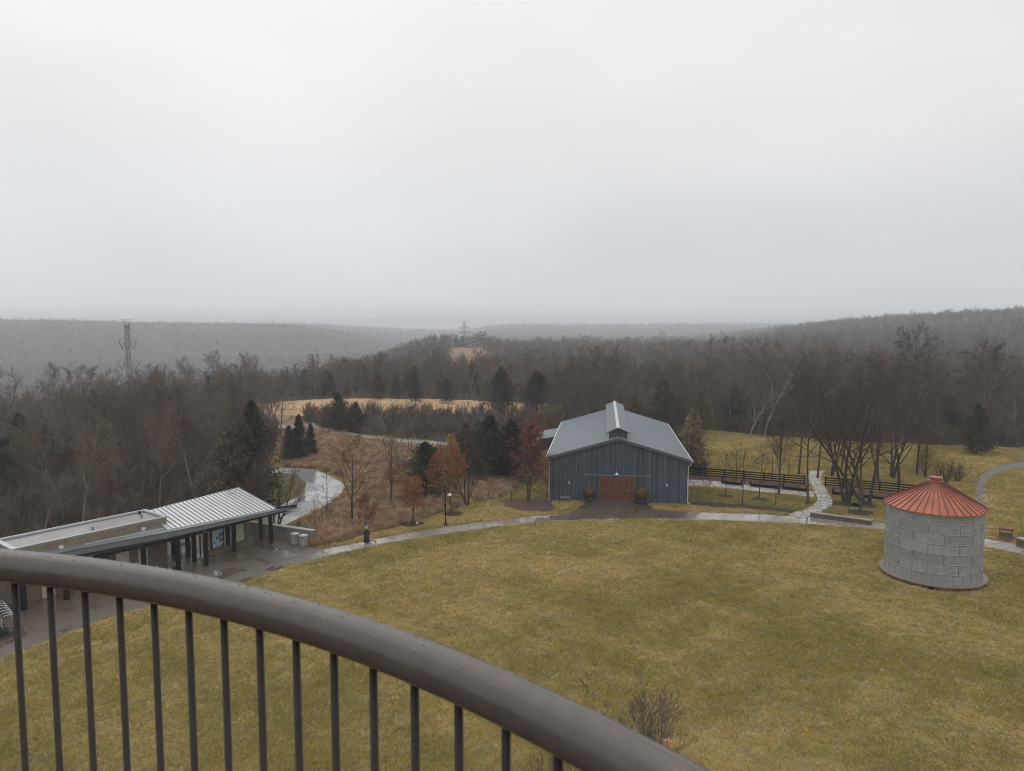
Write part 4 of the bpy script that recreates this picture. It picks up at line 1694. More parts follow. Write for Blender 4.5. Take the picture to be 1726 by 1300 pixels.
def spawn(pts, dirs, rr, L, m, t0, ang, lr, rr_, g, shape=.5, t1=1.0):
    n, s, _ = pts.shape
    s -= 1
    t = t0 + (t1 - t0) * (np.arange(m)[None] + g.random((n, m))) / m
    q = t * s
    i = np.minimum(q.astype(int), s - 1)
    fr = (q - i)[..., None]
    ii = np.arange(n)[:, None]
    p = pts[ii, i] * (1 - fr) + pts[ii, i + 1] * fr
    d = nrm(dirs[ii, i])
    r = rr[ii, i] * (1 - fr[..., 0]) + rr[ii, i + 1] * fr[..., 0]
    az = np.arange(m)[None] * 2.4 + g.random((n, 1)) * 6.28 + g.normal(size=(n, m)) * .5
    ref = np.where(np.abs(d[..., 2:3]) > .9, np.array([1., 0, 0]), np.array([0, 0, 1.]))
    a = nrm(np.cross(d, ref))
    b_ = np.cross(d, a)
    an = np.radians(ang) * (1 + g.normal(size=(n, m)) * .2)
    nd_ = d * np.cos(an)[..., None] + (a * np.cos(az)[..., None] + b_ * np.sin(az)[..., None]) * np.sin(an)[..., None]
    Lc = L[:, None] * lr * (1 - shape * (t - t0) / max(t1 - t0, .01)) * (1 + g.normal(size=(n, m)) * .15)
    return p.reshape(-1, 3), nrm(nd_).reshape(-1, 3), np.abs(Lc).ravel(), (r * rr_).ravel()


def bare_tree(seed, h=12, r0=.16, m=(12, 6, 6, 5), t0=.3, ang=(48, 42, 42, 40), lr=(.42, .5, .5, .5), tw=.010, stems=1, spread=0.0, up=.06, lean=.05, trunk_frac=.95,
              wig=.05, shape=.55, tips=False, tmul=.5):
    """returns trunk Arr, crown Arr and twig end points; height about h"""
    g = np.random.default_rng(seed)
    T, K = Arr(), Arr()
    a = g.random(stems) * 6.28 + np.arange(stems) * 6.28 / stems
    sp_ = spread * (1 + g.normal(size=stems) * .25)
    D = nrm(np.stack([np.cos(a) * sp_ + g.normal(size=stems) * lean, np.sin(a) * sp_ + g.normal(size=stems) * lean, np.ones(stems)], -1))
    P0 = np.stack([np.cos(a) * r0 * (stems > 1), np.sin(a) * r0 * (stems > 1), np.full(stems, -.35)], -1)
    L = np.full(stems, h * trunk_frac) * (1 + (g.normal(size=stems) * .1 if stems > 1 else 0))
    pts, dirs, rr = branch(P0, D, L, np.full(stems, r0), np.full(stems, r0 * .12), 8, wig, up * .5, g)
    rr[:, 0] *= 1.25
    ring_mesh(T, pts, rr, 7)
    cur = (pts, dirs, rr, L)
    for lv in range(len(m)):
        last = lv == len(m) - 1
        P0, D, Lc, Rc = spawn(*cur, m[lv], t0 if lv == 0 else .2, ang[lv], lr[lv], .62, g, shape if lv == 0 else .35)
        Rc = np.maximum(Rc, tw * (1.5 if not last else 1))
        s = (6, 4, 3, 2, 2)[lv] if not last else 2
        pts, dirs, rr = branch(P0, D, Lc, Rc, np.maximum(Rc * .25, tw * tmul), s, wig * (1.6 + lv * .5), up, g)
        ring_mesh(T if lv == 0 else K, pts, rr, (5, 4, 3, 3, 3)[lv])
        cur = (pts, dirs, rr, Lc)
    ends = cur[0][:, 1:].reshape(-1, 3)
    return T, K, ends


def quads_at(A, c, size, g, droop=0.0, aspect=1.0, d=None, mi=0):
    n = len(c)
    if d is None:
        d = nrm(g.normal(size=(n, 3)) + np.array([0, 0, -droop]))
    s = size * (1 + g.normal(size=(n, 1)) * .3)
    r = nrm(np.cross(d, g.normal(size=(n, 3))))
    a = d * s * aspect
    b_ = r * s * .5
    v = np.stack([c - b_ * .5, c + b_ * .5, c + a + b_ * .35, c + a - b_ * .35], 1)
    A.add(v, np.arange(n * 4).reshape(n, 4), mi)


def evergreen(seed, h=8, w=2.4, n=9500, size=.21, r0=.16, pointy=1.0, lobes=5, base=.06, droop=.25):
    g = np.random.default_rng(seed)
    T, K = Arr(), Arr()
    pts, dirs, rr = branch(np.array([[0, 0, -.3]]), np.array([[0, 0, 1.]]), np.array([h * .95]), np.array([r0]), np.array([.02]), 6, .02, .05, g)
    ring_mesh(T, pts, rr, 7)
    # boughs: each a spray of flat needle clusters
    nb = max(60, n // 42)
    t = g.random(nb) ** .8
    z = h * (base + (1 - base) * t)
    prof = np.where(pointy > .9, (1 - t) ** .75, np.sqrt(np.clip(1 - (2 * t - .75) ** 2 * .55, .02, 1)) * (1 - t ** 4))
    az = g.random(nb) * 6.28
    lob = 1 + .30 * np.sin(az * lobes + seed) * np.sin(t * 9 + seed) + g.normal(size=nb) * .24
    Lb = np.maximum(w * prof * lob, .18)
    D = nrm(np.stack([np.cos(az), np.sin(az), .35 - droop + .7 * t + g.normal(size=nb) * .12], -1))
    P0 = np.stack([np.zeros(nb), np.zeros(nb), z - Lb * .25], -1)
    bp, bd, br_ = branch(P0, D, Lb, np.full(nb, .035), np.full(nb, .01), 4, .08, .03, g)
    ring_mesh(T, bp, br_, 3)
    per = 42
    tt = .22 + .8 * g.random((nb, per)) ** .75
    q = np.clip(tt, 0, .999) * 4
    i = q.astype(int)
    fr = (q - i)[..., None]
    ii = np.arange(nb)[:, None]
    c = bp[ii, i] * (1 - fr) + bp[ii, i + 1] * fr
    c = c + g.normal(size=c.shape) * (.09 + .10 * Lb[:, None, None])
    d = nrm(D[:, None, :] * .9 + g.normal(size=c.shape) * .55)
    quads_at(K, c.reshape(-1, 3), size, g, aspect=1.0, d=d.reshape(-1, 3))
    return T, K


def leafy(ends, g, n, size, zmax=None, zmin=None):
    K = Arr()
    e = ends
    if zmax is not None:
        e = e[e[:, 2] < zmax]
    if zmin is not None:
        e = e[e[:, 2] > zmin]
    c = e[g.integers(0, len(e), n)] + g.normal(size=(n, 3)) * .12
    quads_at(K, c, size, g, droop=.8)
    return K


def make_tree(kind, T, K, tm, km, F=None, fm=None):
    """prototype = (name, [(part name, mesh)])"""
    parts = [('trunk', T.mesh('trunk', [tm])), ('crown' if F is None else 'branches', K.mesh('crown', [km]))]
    if F is not None:
        parts.append(('leaves', F.mesh('leaves', [fm])))
    return kind, parts


def plant(proto, x, y, s=1.0, rz=0.0, label=None, cat='tree', group=None, sx=None, tilt=0.0, dz=0.0):
    kind, parts = proto
    o = bpy.data.objects.new(kind, None)
    C.objects.link(o)
    o.empty_display_size = .5
    o.location = (x, y, h1(x, y) + dz)
    o.rotation_euler = (tilt, 0, rz)
    o.scale = (sx or s, sx or s, s)
    tag(o, label, cat, group)
    for nm, me in parts:
        c_ = bpy.data.objects.new(nm, me)
        C.objects.link(c_)
        c_.parent = o
    return o


# --- prototypes -----------------------------------------------------
FOR = []
specs = [dict(m=(13, 6, 6, 5), t0=.28, ang=(46, 42, 40, 40)), dict(m=(12, 7, 6, 4), t0=.35, ang=(40, 38, 42, 40), lr=(.40, .5, .5, .5)),
         dict(m=(14, 6, 5, 5), t0=.22, ang=(52, 42, 40, 45), lr=(.46, .5, .5, .5)), dict(m=(10, 7, 6, 5), t0=.42, ang=(38, 40, 42, 40), up=.09),
         dict(m=(12, 6, 6, 5), t0=.3, ang=(55, 45, 42, 40), up=.02, wig=.08), dict(m=(8, 6, 6, 5), t0=.25, ang=(34, 38, 40, 40), stems=2, spread=.22, lr=(.42, .5, .5, .5))]
twm = [m_twig, m_twigr, m_twigd, m_twig, m_twigy, m_twigr]
for i, sp_ in enumerate(specs):
    T, K, e_ = bare_tree(20 + i, h=12, tw=.012, **sp_)
    FOR.append(make_tree('bare_tree', T, K, (m_barkd, m_bark, m_barkd, m_barkl, m_bark, m_barkd)[i], twm[i]))
T, K, e_ = bare_tree(40, h=9, r0=.15, m=(11, 6, 6, 5), t0=.22, ang=(42, 36, 38, 40), stems=1, lr=(.62, .5, .5, .5), tw=.009, up=.05, shape=.45)
SPREAD = make_tree('bare_tree', T, K, m_barkh, m_twigh)
T, K, e_ = bare_tree(41, h=9, r0=.11, m=(9, 6, 5, 4), t0=.12, ang=(30, 34, 36, 38), stems=4, spread=.30, lr=(.45, .5, .5, .5), tw=.008)
FOOT = make_tree('multi_stem_tree', T, K, m_barkd, m_twigr)
MULTI = make_tree('multi_stem_tree', T, K, m_barkh, m_twigh)
T, K, e_ = bare_tree(42, h=15, r0=.17, m=(13, 6, 6, 4), t0=.40, ang=(42, 40, 40, 40), lr=(.38, .5, .5, .5), tw=.011)
TALL = make_tree('tall_bare_tree', T, K, m_barkd, m_twigh)
T, K, e_ = bare_tree(43, h=14, r0=.14, m=(12, 6, 4, 4), t0=.28, ang=(36, 36, 40, 42), stems=3, spread=.36, lr=(.40, .52, .5, .5), tw=.008)
CLUMP = make_tree('tall_bare_tree', T, K, m_barkh, m_twigh)
T, K, e_ = bare_tree(44, h=18, r0=.20, m=(14, 7, 6, 5), t0=.38, ang=(50, 44, 42, 40), lr=(.40, .5, .5, .5), tw=.019, up=.03)
GIANT = make_tree('tall_bare_tree', T, K, m_barkd, m_twigd)
T, K, e_ = bare_tree(45, h=4.2, r0=.05, m=(9, 5, 4), t0=.32, ang=(40, 38, 38), lr=(.42, .5, .5), tw=.008)
YOUNG = make_tree('young_tree', T, K, m_barkh, m_twigh)
T, K, e_ = bare_tree(46, h=5.5, r0=.06, m=(14, 5, 4), t0=.10, ang=(62, 40, 38), lr=(.32, .5, .5), tw=.007, up=.02, shape=.75)
THIN = make_tree('young_tree', T, K, m_barkd, m_twig)
g = np.random.default_rng(5)
T, K, e_ = bare_tree(47, h=6.6, r0=.10, m=(13, 6, 5, 4), t0=.25, ang=(55, 42, 40, 40), lr=(.46, .5, .5, .5), tw=.007, shape=.5)
OAK = make_tree('oak_tree', T, K, m_barkd, m_twigr, leafy(e_, g, 2600, .15), m_rust)
T, K, e_ = bare_tree(48, h=4.2, r0=.06, m=(10, 5, 4, 3), t0=.25, ang=(45, 42, 40, 40), lr=(.42, .5, .5, .5), tw=.006)
OAKS = make_tree('oak_tree', T, K, m_barkd, m_twigr, leafy(e_, g, 1900, .13), m_rust)
OAKR = make_tree('oak_tree', T, K, m_barkd, m_twigr, leafy(e_, g, 1500, .13), m_rustp)
T, K, e_ = bare_tree(49, h=9.5, r0=.13, m=(13, 6, 6, 4), t0=.16, ang=(40, 38, 38, 40), lr=(.42, .5, .5, .5), tw=.008)
OAKT = make_tree('oak_tree', T, K, m_barkd, m_twigr, leafy(e_, g, 900, .15, zmax=4.4), m_rustp)
T, K, e_ = bare_tree(50, h=8.4, r0=.12, m=(14, 6, 6, 5), t0=.2, ang=(38, 38, 40, 40), stems=2, spread=.10, lr=(.36, .5, .5, .5), tw=.009)
CRIM = make_tree('crimson_tree', T, K, m_barkd, m_twigr, leafy(e_, g, 5200, .17, zmin=2.6), m_crimson)
EV = []
for i, (w_, pt, mt) in enumerate(((2.5, .5, m_ever), (2.5, 1, m_everd), (3.1, .5, m_ever), (2.1, 1, m_olive), (2.6, .5, m_bronze))):
    T, K = evergreen(60 + i, h=8, w=w_, pointy=pt)
    EV.append(make_tree('cedar_tree', T, K, m_barkd, mt))
T, K, e_ = bare_tree(70, h=3.6, r0=.035, m=(7, 5, 4), t0=.1, ang=(26, 30, 34), stems=9, spread=.34, lr=(.42, .5, .5), tw=.008, trunk_frac=.8)
BUSH = make_tree('bare_shrub', T, K, m_barkh, m_twigh)
T, K, e_ = bare_tree(71, h=3.2, r0=.03, m=(7, 5, 4), t0=.1, ang=(30, 32, 34), stems=10, spread=.5, lr=(.42, .5, .5), tw=.010, trunk_frac=.8)
BUSH2 = make_tree('bare_shrub', T, K, m_barkd, m_twig)
T, K, e_ = bare_tree(72, h=4.6, r0=.04, m=(8, 5, 5), t0=.1, ang=(24, 28, 32), stems=9, spread=.3, lr=(.42, .5, .5), tw=.012, trunk_frac=.8)
WILLOW = make_tree('orange_shrub', T, K, m_barkd, m_orangetwig)
T, K, e_ = bare_tree(73, h=14, r0=.16, m=(8, 6, 5, 4), t0=.35, ang=(50, 44, 42, 42), lr=(.45, .5, .5, .5), tw=.012, up=.03, wig=.11)
SYC = make_tree('sycamore_tree', T, K, m_pale, m_twig)


def hero(proto, px, py, top, label, nom, name=None, cat='tree', rz=None, sx=1.0, z=0.0, group=None):
    """stand a plant on the ground seen at (px, py) so that its tip reaches image row top"""
    p = P(px, py, z)
    for _ in range(4):
        z = h1(p[0], p[1])
        p = P(px, py, z)
    hh = zat(px, top, p[1]) - z
    s = hh / nom
    o = plant(proto, p[0], p[1], s, rz if rz is not None else random.uniform(0, 6.28), label, cat, sx=s * sx, group=group)
    if name:
        o.name = name
    return o


random.seed(21)
# bank between pavilion and barn
hero(SPREAD, 594, 881, 750, 'bare tree with wide fan of branches on the rust-coloured bank behind the person', 9, sx=.95)
hero(THIN, 551, 866, 768, 'slender bare young tree at the road edge left of the wide bare tree', 5.5)
hero(THIN, 529, 892, 822, 'thin bare sapling just behind the end of the concrete wall', 5.5)
hero(OAKR, 616, 896, 834, 'small dark red-leaved oak right beside the person in black', 4.2, sx=.9)
hero(OAKT, 658, 849, 712, 'tall bare oak with rust leaves only on its low branches, middle of the bank', 9.5)
hero(OAKS, 696, 883, 805, 'small round rust-leaved oak in a mulch ring left of the lamp post', 4.2, sx=1.15)
hero(OAK, 764, 865, 755, 'bright rust-leaved oak just behind the lamp post', 6.6, sx=1.0)
hero(MULTI, 787, 853, 745, 'bare forked tree with dark stems right of the rust oak behind the lamp', 9, sx=.8)
hero(CRIM, 891, 846, 717, 'tree with crimson red crown left of the barn', 8.4, sx=.9)
hero(YOUNG, 863, 847, 778, 'small bare tree with red-brown twigs left of the crimson tree', 4.2, sx=.9)
hero(YOUNG, 921, 849, 795, 'small leaning bare tree at the left corner of the barn', 4.2)
hero(YOUNG, 944, 850, 770, 'small bare tree with brown seed heads in front of the left barn wall', 4.2, sx=.7)
hero(EV[2], 718, 838, 748, 'dark rounded evergreen left of the bright rust oak', 8, sx=1.2)
hero(EV[0], 826, 806, 705, 'dark evergreen in the row left of the barn, beside the olive tree', 8, sx=1.3)
hero(EV[1], 862, 806, 712, 'dark blue-green evergreen just left of the crimson tree', 8, sx=1.35)
hero(EV[4], 786, 800, 716, 'olive-bronze evergreen behind the bright rust oak', 8, sx=1.0)
hero(FOR[0], 800, 792, 700, 'bare tree rising among the evergreens left of the barn', 12)
hero(EV[3], 760, 812, 735, 'small olive evergreen between the tall oak and the rust oak', 8)
hero(MULTI, 466, 890, 772, 'bare multi-stem tree fanning out right behind the pavilion roof end', 9, sx=1.1)
hero(MULTI, 443, 872, 770, 'dark bare multi-stem tree behind the middle of the pale pavilion roof', 9)
hero(EV[0], 428, 856, 684, 'tallest dark cedar above the pale pavilion roof', 8, sx=.72)
hero(EV[4], 393, 862, 728, 'bronze-green cedar left of the tall cedar above the pavilion roof', 8, sx=.9)
hero(EV[3], 404, 845, 745, 'olive cedar low between the bronze cedar and the tall cedar', 8)
hero(EV[1], 505, 776, 702, 'blue-green cedar left of the rust field by the road', 8, sx=.8)
hero(EV[1], 524, 770, 716, 'small blue-green cedar beside the lane end', 8, sx=.8)
hero(EV[1], 488, 778, 720, 'dark low cedar at the left edge of the rust field', 8, sx=.9)
hero(EV[0], 570, 727, 664, 'dark pointed cedar standing before the orange field', 8, sx=.9)
hero(EV[0], 600, 728, 680, 'low dark cedar right of the pointed cedar before the orange field', 8, sx=1.0)
hero(BUSH2, 545, 722, 680, 'round bare grey shrub left of the pointed cedar before the orange field', 3.2, cat='shrub', sx=1.2)
hero(FOR[2], 466, 712, 662, 'bare grey tree at the left end of the orange field', 12, sx=1.1)
hero(FOR[4], 650, 762, 700, 'bare tree above the lane behind the tall oak', 12)
hero(FOR[5], 690, 760, 690, 'bare tree right of the lane above the rust bank', 12)
# woodland edge evergreens
hero(EV[0], 845, 700, 622, 'dark evergreen leftmost of three beyond the orange field', 8, sx=.9)
hero(EV[2], 905, 700, 628, 'dark rounded evergreen in the middle of three above the barn roof', 8)
hero(EV[1], 972, 700, 620, 'dark evergreen rightmost of three above the barn roof', 8, sx=1.1)
hero(EV[0], 638, 672, 630, 'hazy dark cedar behind the middle of the orange field', 8, sx=.9)
hero(EV[1], 668, 672, 634, 'smaller hazy cedar behind the orange field', 8, sx=.9)
hero(EV[1], 700, 676, 628, 'hazy cedar behind the right half of the orange field', 8, sx=.9)
hero(EV[2], 752, 680, 640, 'hazy round cedar behind the right end of the orange field', 8, sx=.9)
hero(WILLOW, 935, 718, 676, 'orange-yellow shrub behind the left side of the barn roof', 4.6, cat='shrub', sx=1.2)
hero(WILLOW, 905, 722, 690, 'smaller orange-brown shrub left of the orange-yellow shrub', 4.6, cat='shrub')
hero(EV[0], 1118, 735, 645, 'large dark evergreen behind the right half of the barn roof', 8, sx=1.05)
hero(EV[4], 1178, 733, 664, 'bronze evergreen right of the large dark evergreen', 8)
hero(EV[3], 1167, 793, 692, 'golden-green pointed evergreen at the right side of the barn', 8, sx=1.0)
hero(BUSH, 1182, 800, 748, 'red-brown twiggy shrub beside the golden-green evergreen', 3.6, cat='shrub')
hero(YOUNG, 1172, 802, 762, 'small bare tree at the fence nearest the barn', 4.2)
hero(YOUNG, 1184, 804, 758, 'second small bare tree at the fence near the barn', 4.2)
# garden right of the barn
hero(YOUNG, 1223, 836, 762, 'young bare tree in the left mulch ring right of the barn', 4.2)
hero(YOUNG, 1280, 841, 755, 'young bare tree in the right mulch ring right of the barn', 4.2, sx=1.1)
hero(YOUNG, 1195, 848, 800, 'thin young tree at the barn end of the dark mulch bed', 4.2)
hero(YOUNG, 1251, 851, 748, 'young tree at the middle of the dark mulch bed', 4.2, sx=.8)
hero(YOUNG, 1307, 854, 808, 'thin young tree at the right part of the dark mulch bed', 4.2)
hero(THIN, 1431, 866, 802, 'thin sapling behind the long stone seat wall', 5.5, sx=.7)
for k, (a, b_, c_, lab) in enumerate(((1240, 815, 750, 'small bare tree behind the fence, second from the barn'), (1330, 806, 735, 'small bare tree behind the right part of the left fence'),
                                      (1302, 812, 742, 'bare vase-shaped tree behind the middle of the left fence'))):
    hero(YOUNG, a, b_, c_, lab, 4.2, sx=1.1)
hero(SPREAD, 1312, 834, 690, 'bare vase-shaped tree on the lawn in front of the left fence', 9, sx=.7)
hero(TALL, 1346, 800, 610, 'tall tree with thick mottled trunk behind the fence left of the flagstone path', 15, sx=.85)
hero(TALL, 1362, 851, 625, 'tall bare tree with straight trunk on the left bank of the flagstone path', 15, sx=.8)
hero(CLUMP, 1400, 803, 640, 'pair of bare stems behind the start of the right fence', 14, sx=.85)
hero(CLUMP, 1428, 849, 608, 'largest bare multi-stem tree in the clump right of the flagstone path', 14, sx=1.25)
hero(TALL, 1450, 863, 640, 'bare tree nearest the seat wall in the clump right of the flagstone path', 15, sx=.9)
hero(CLUMP, 1462, 851, 606, 'bare leaning tree at the right side of the clump', 14, sx=1.3)
hero(TALL, 1480, 812, 612, 'bare tree behind the right fence left of the silo', 15, sx=1.0)
hero(CLUMP, 1502, 806, 622, 'bare many-stemmed tree behind the right fence, between the clump and the silo top', 14, sx=1.2)
hero(TALL, 1378, 806, 628, 'bare tree right behind the upper end of the flagstone path', 15, sx=1.0)
hero(TALL, 1545, 800, 628, 'bare tree behind the left half of the silo roof', 15, sx=1.0)
hero(SPREAD, 1516, 819, 690, 'low spreading bare tree behind the fence just left of the silo roof', 9, sx=1.3)
hero(BUSH, 1590, 818, 768, 'brown fan-shaped bare shrub behind the silo roof', 3.6, cat='shrub', sx=1.1)
hero(BUSH, 1615, 812, 772, 'brown bare shrub between the silo roof and the gravel path', 3.6, cat='shrub', sx=1.1)
hero(MULTI, 1560, 806, 735, 'small bare multi-stem tree behind the top of the silo', 9, sx=1.0)
hero(EV[0], 1645, 766, 684, 'dark evergreen with thick trunk at the meadow edge above the gravel path', 8, sx=.85)
hero(SYC, 1288, 735, 588, 'pale white-barked sycamore rising from the woods right of the barn', 14, sx=.9)
hero(SYC, 1262, 742, 645, 'smaller pale white-barked tree with forked limbs in front of the woods', 14)
hero(GIANT, 1553, 745, 550, 'tallest bare tree of the woods, its round crown against the far ridge', 18, sx=.8)
hero(GIANT, 1655, 748, 578, 'broad bare tree with open limbs at the upper right of the woods', 18, sx=.9)


def herod(proto, px, Y, top, label, nom, sx=1.0):
    x = xat(px, Y)
    z = h1(x, Y)
    k = (zat(px, top, Y) - z) / nom
    plant(proto, x, Y, k, random.uniform(0, 6.28), label, 'tree', sx=k * sx)


herod(GIANT, 376, 260, 592, 'tall bare tree standing above the left woods beside its twin', 18, .8)
herod(GIANT, 415, 265, 595, 'tall bare tree right of its twin above the left woods', 18, .8)
herod(GIANT, 320, 250, 602, 'bare tree with upright limbs poking above the left woods, right of the pylon', 18, .6)
herod(GIANT, 256, 235, 616, 'round bare crown just right of the left pylon foot', 18, .9)
herod(GIANT, 140, 215, 618, 'broad bare crown above the left woods, left of the pylon', 18, 1.0)
herod(GIANT, 78, 205, 613, 'narrow tall bare tree above the left woods near the left edge', 18, .5)
# tower foot: crowns of shrubs reaching into the bottom of the picture
for (x, y, s, lab) in ((4.9, 26.6, 1.16, 'dark bare treetop just beyond the railing, right of its middle'), (3.1, 26.0, 1.0, 'thin bare twigs touching the upper edge of the handrail'),
                       (5.9, 27.6, 1.1, 'dense bare treetop right of the other twigs above the handrail'),
                       (1.35, 24.6, .98, 'bare treetop seen between the last two balusters'), (-1.6, 24.2, .84, 'faint twiggy treetop behind the middle balusters')):
    plant(FOOT, x, y, .60 * s, random.uniform(0, 6), lab, 'tree', sx=.55 * s)
# mulch rings under young trees
rings = []
for (px, py), lab in (((1223, 837), 0), ((1280, 842), 0), ((696, 884), 0), ((764, 867), 0), ((1428, 851), 1), ((1460, 853), 1), ((1450, 865), 1)):
    p = P(px, py)
    r_ = 1.2 if not lab else 1.5
    rings.append((p[0], p[1], r_))
    sheet('mulch_ring', [(p[0] + r_ * math.cos(a) * (1 + .12 * math.sin(3 * a)), p[1] + r_ * math.sin(a)) for a in np.arange(0, 6.2, .35)], m_mulch, .03)

# --- woodland: the trees that show largest are things, the rest one object --
g = np.random.default_rng(99)


def wood_pts(n, r0, r1, mind, a0=-.70, a1=.70):
    """random woodland points, roughly evenly spaced"""
    r = np.sqrt(g.random(n) * (r1 ** 2 - r0 ** 2) + r0 ** 2)
    a = a0 + (a1 - a0) * g.random(n)
    x, y = r * np.sin(a), r * np.cos(a)
    ok = ~CLEARF(x, y) & ~clearing(x, y)
    ok &= ~inpoly(x, y, [(q[0], q[1]) for q in ur]) & ~((x > -46) & (x < -20) & (y < 112) & (y > 70) & inpoly(x, y, road))
    x, y = x[ok], y[ok]
    keep = []
    cell = {}
    for i in range(len(x)):
        k = (int(x[i] // mind), int(y[i] // mind))
        bad = False
        for ax in (-1, 0, 1):
            for ay in (-1, 0, 1):
                for j in cell.get((k[0] + ax, k[1] + ay), ()):
                    if (x[i] - x[j]) ** 2 + (y[i] - y[j]) ** 2 < mind * mind:
                        bad = True
                        break
        if not bad:
            cell.setdefault(k, []).append(i)
            keep.append(i)
    return x[keep], y[keep]


def zone_height(x, y):
    """typical crown height of the woods at a plan point"""
    r = np.hypot(x, y)
    p = 863 + FPX * x / np.maximum(y, 1)
    h = np.full(x.shape, 12.0)
    h = np.where((p < 470), 9.8, h)
    thick = (p > 470) & (p < 940) & (r < 190)
    h = np.where(thick, 3.1, h)
    h = np.where((p >= 940) & (p < 1180) & (r < 200), 9.5, h)
    h = np.where((p >= 1180) & (r < 230), 11.0, h)
    h = np.where((p >= 940) & (r >= 200), 9.5, h)
    h = np.where((p >= 470) & (p < 940) & (r >= 190) & (r < 330), 9.0, h)
    return h


wx, wy = wood_pts(8000, 66, 350, 3.9)
hh = zone_height(wx, wy) * np.clip(1 + g.normal(size=len(wx)) * .22, .5, 1.45)
wp = 863 + FPX * wx / np.maximum(wy, 1)
vis = (wp > -60) & (wp < 1790)
size_ = hh / np.hypot(wx, wy)
order = np.argsort(-(size_ * vis))
NIND = 262
near = order[:NIND]
rest = order[NIND:]
for i in near:
    x, y, p_ = wx[i], wy[i], wp[i]
    ev = g.random() < .07 and np.hypot(x, y) > 115
    if p_ < 480:
        lab, grp = 'bare grey-brown tree packed in the woods behind the brick building and pavilion', 'bare trees of the left woods'
    elif p_ < 945:
        lab, grp = 'small bare tree in the thicket between the lane and the orange field', 'bare trees of the middle thicket'
    elif p_ < 1190:
        lab, grp = 'bare brown tree in the woods rising behind the barn roof', 'bare trees behind the barn'
    else:
        lab, grp = 'bare brown tree along the far edge of the meadow on the right', 'bare trees beyond the right meadow'
    if ev:
        lab = lab.replace('bare grey-brown tree', 'dull green cedar').replace('small bare tree', 'small dull green cedar').replace('bare brown tree', 'dull green cedar')
        plant(EV[int(g.integers(0, 5))], x, y, hh[i] / 8 * .72, g.random() * 6.28, lab, 'tree', grp.replace('bare trees', 'cedars'))
    else:
        k = int(g.integers(0, 6))
        s = hh[i] / 12
        plant(FOR[k], x, y, s, g.random() * 6.28, lab, 'tree', grp, sx=s * (1.0 if hh[i] > 7 else 1.35))

# instanced far woods -------------------------------------------------------
protos = bpy.data.collections.new('wood_kinds')


def proto_obj(name, arrs, mats):
    A = Arr()
    for k, a in enumerate(arrs):
        for v_, f_ in zip(a.v, a.f):
            pass
    vv = [np.concatenate(a.v) for a in arrs]
    ff = [np.concatenate(a.f) for a in arrs]
    for k in range(len(arrs)):
        A.add(vv[k], ff[k], k)
    o = bpy.data.objects.new(name, A.mesh(name, mats))
    protos.objects.link(o)
    return o


lowspec = [dict(m=(10, 6, 5), t0=.25, ang=(46, 42, 42)), dict(m=(9, 6, 6), t0=.35, ang=(40, 40, 42)), dict(m=(11, 5, 5), t0=.2, ang=(52, 44, 42)), dict(m=(9, 6, 5), t0=.3, ang=(36, 40, 44))]
lm = [m_twig, m_twigr, m_twigd, m_twigy]
for i, sp_ in enumerate(lowspec):
    T, K, e_ = bare_tree(120 + i, h=12, r0=.17, lr=(.42, .52, .55), tw=.036, **sp_)
    proto_obj('wood_a%d' % i, (T, K), [m_barkd, lm[i]])
for i, (w_, mt) in enumerate(((2.6, m_ever), (2.2, m_bronze))):
    T, K = evergreen(130 + i, h=8, w=w_, n=1300, size=.75)
    proto_obj('wood_b%d' % i, (T, K), [m_barkd, mt])


def scatter(name, x, y, sc, ix, coll, label=None, cat=None, zoff=0.0, tilt=.0):
    n = len(x)
    z = hgt(x, y) + zoff
    me = bpy.data.meshes.new(name)
    me.vertices.add(n)
    me.vertices.foreach_set('co', np.stack([x, y, z], -1).astype(np.float32).ravel())
    for nm, dt, arr in (('sc', 'FLOAT', sc), ('rz', 'FLOAT', g.random(n) * 6.28), ('tx', 'FLOAT', g.normal(size=n) * tilt)):
        a = me.attributes.new(nm, dt, 'POINT')
        a.data.foreach_set('value', arr.astype(np.float32))
    a = me.attributes.new('ix', 'INT', 'POINT')
    a.data.foreach_set('value', ix.astype(np.int32))
    o = bpy.data.objects.new(name, me)
    C.objects.link(o)
    gt = bpy.data.node_groups.new(name, 'GeometryNodeTree')
    gt.interface.new_socket('Geometry', in_out='INPUT', socket_type='NodeSocketGeometry')
    gt.interface.new_socket('Geometry', in_out='OUTPUT', socket_type='NodeSocketGeometry')
    gi, go = gt.nodes.new('NodeGroupInput'), gt.nodes.new('NodeGroupOutput')
    ci = gt.nodes.new('GeometryNodeCollectionInfo')
    ci.inputs['Collection'].default_value = coll
    ci.inputs['Separate Children'].default_value = True
    ci.inputs['Reset Children'].default_value = True
    ip = gt.nodes.new('GeometryNodeInstanceOnPoints')
    ip.inputs['Pick Instance'].default_value = True

    def att(nm, dt):
        q = gt.nodes.new('GeometryNodeInputNamedAttribute')
        q.data_type = dt
        q.inputs['Name'].default_value = nm
        return q.outputs['Attribute']
    cx = gt.nodes.new('ShaderNodeCombineXYZ')
    gt.links.new(att('tx', 'FLOAT'), cx.inputs[0])
    gt.links.new(att('rz', 'FLOAT'), cx.inputs[2])
    gt.links.new(gi.outputs[0], ip.inputs['Points'])
    gt.links.new(ci.outputs[0], ip.inputs['Instance'])
    gt.links.new(att('ix', 'INT'), ip.inputs['Instance Index'])
    gt.links.new(cx.outputs[0], ip.inputs['Rotation'])
    gt.links.new(att('sc', 'FLOAT'), ip.inputs['Scale'])
    gt.links.new(ip.outputs[0], go.inputs[0])
    md = o.modifiers.new('scatter', 'NODES')
    md.node_group = gt
    tag(o, label, cat, None, 'stuff')
    return o


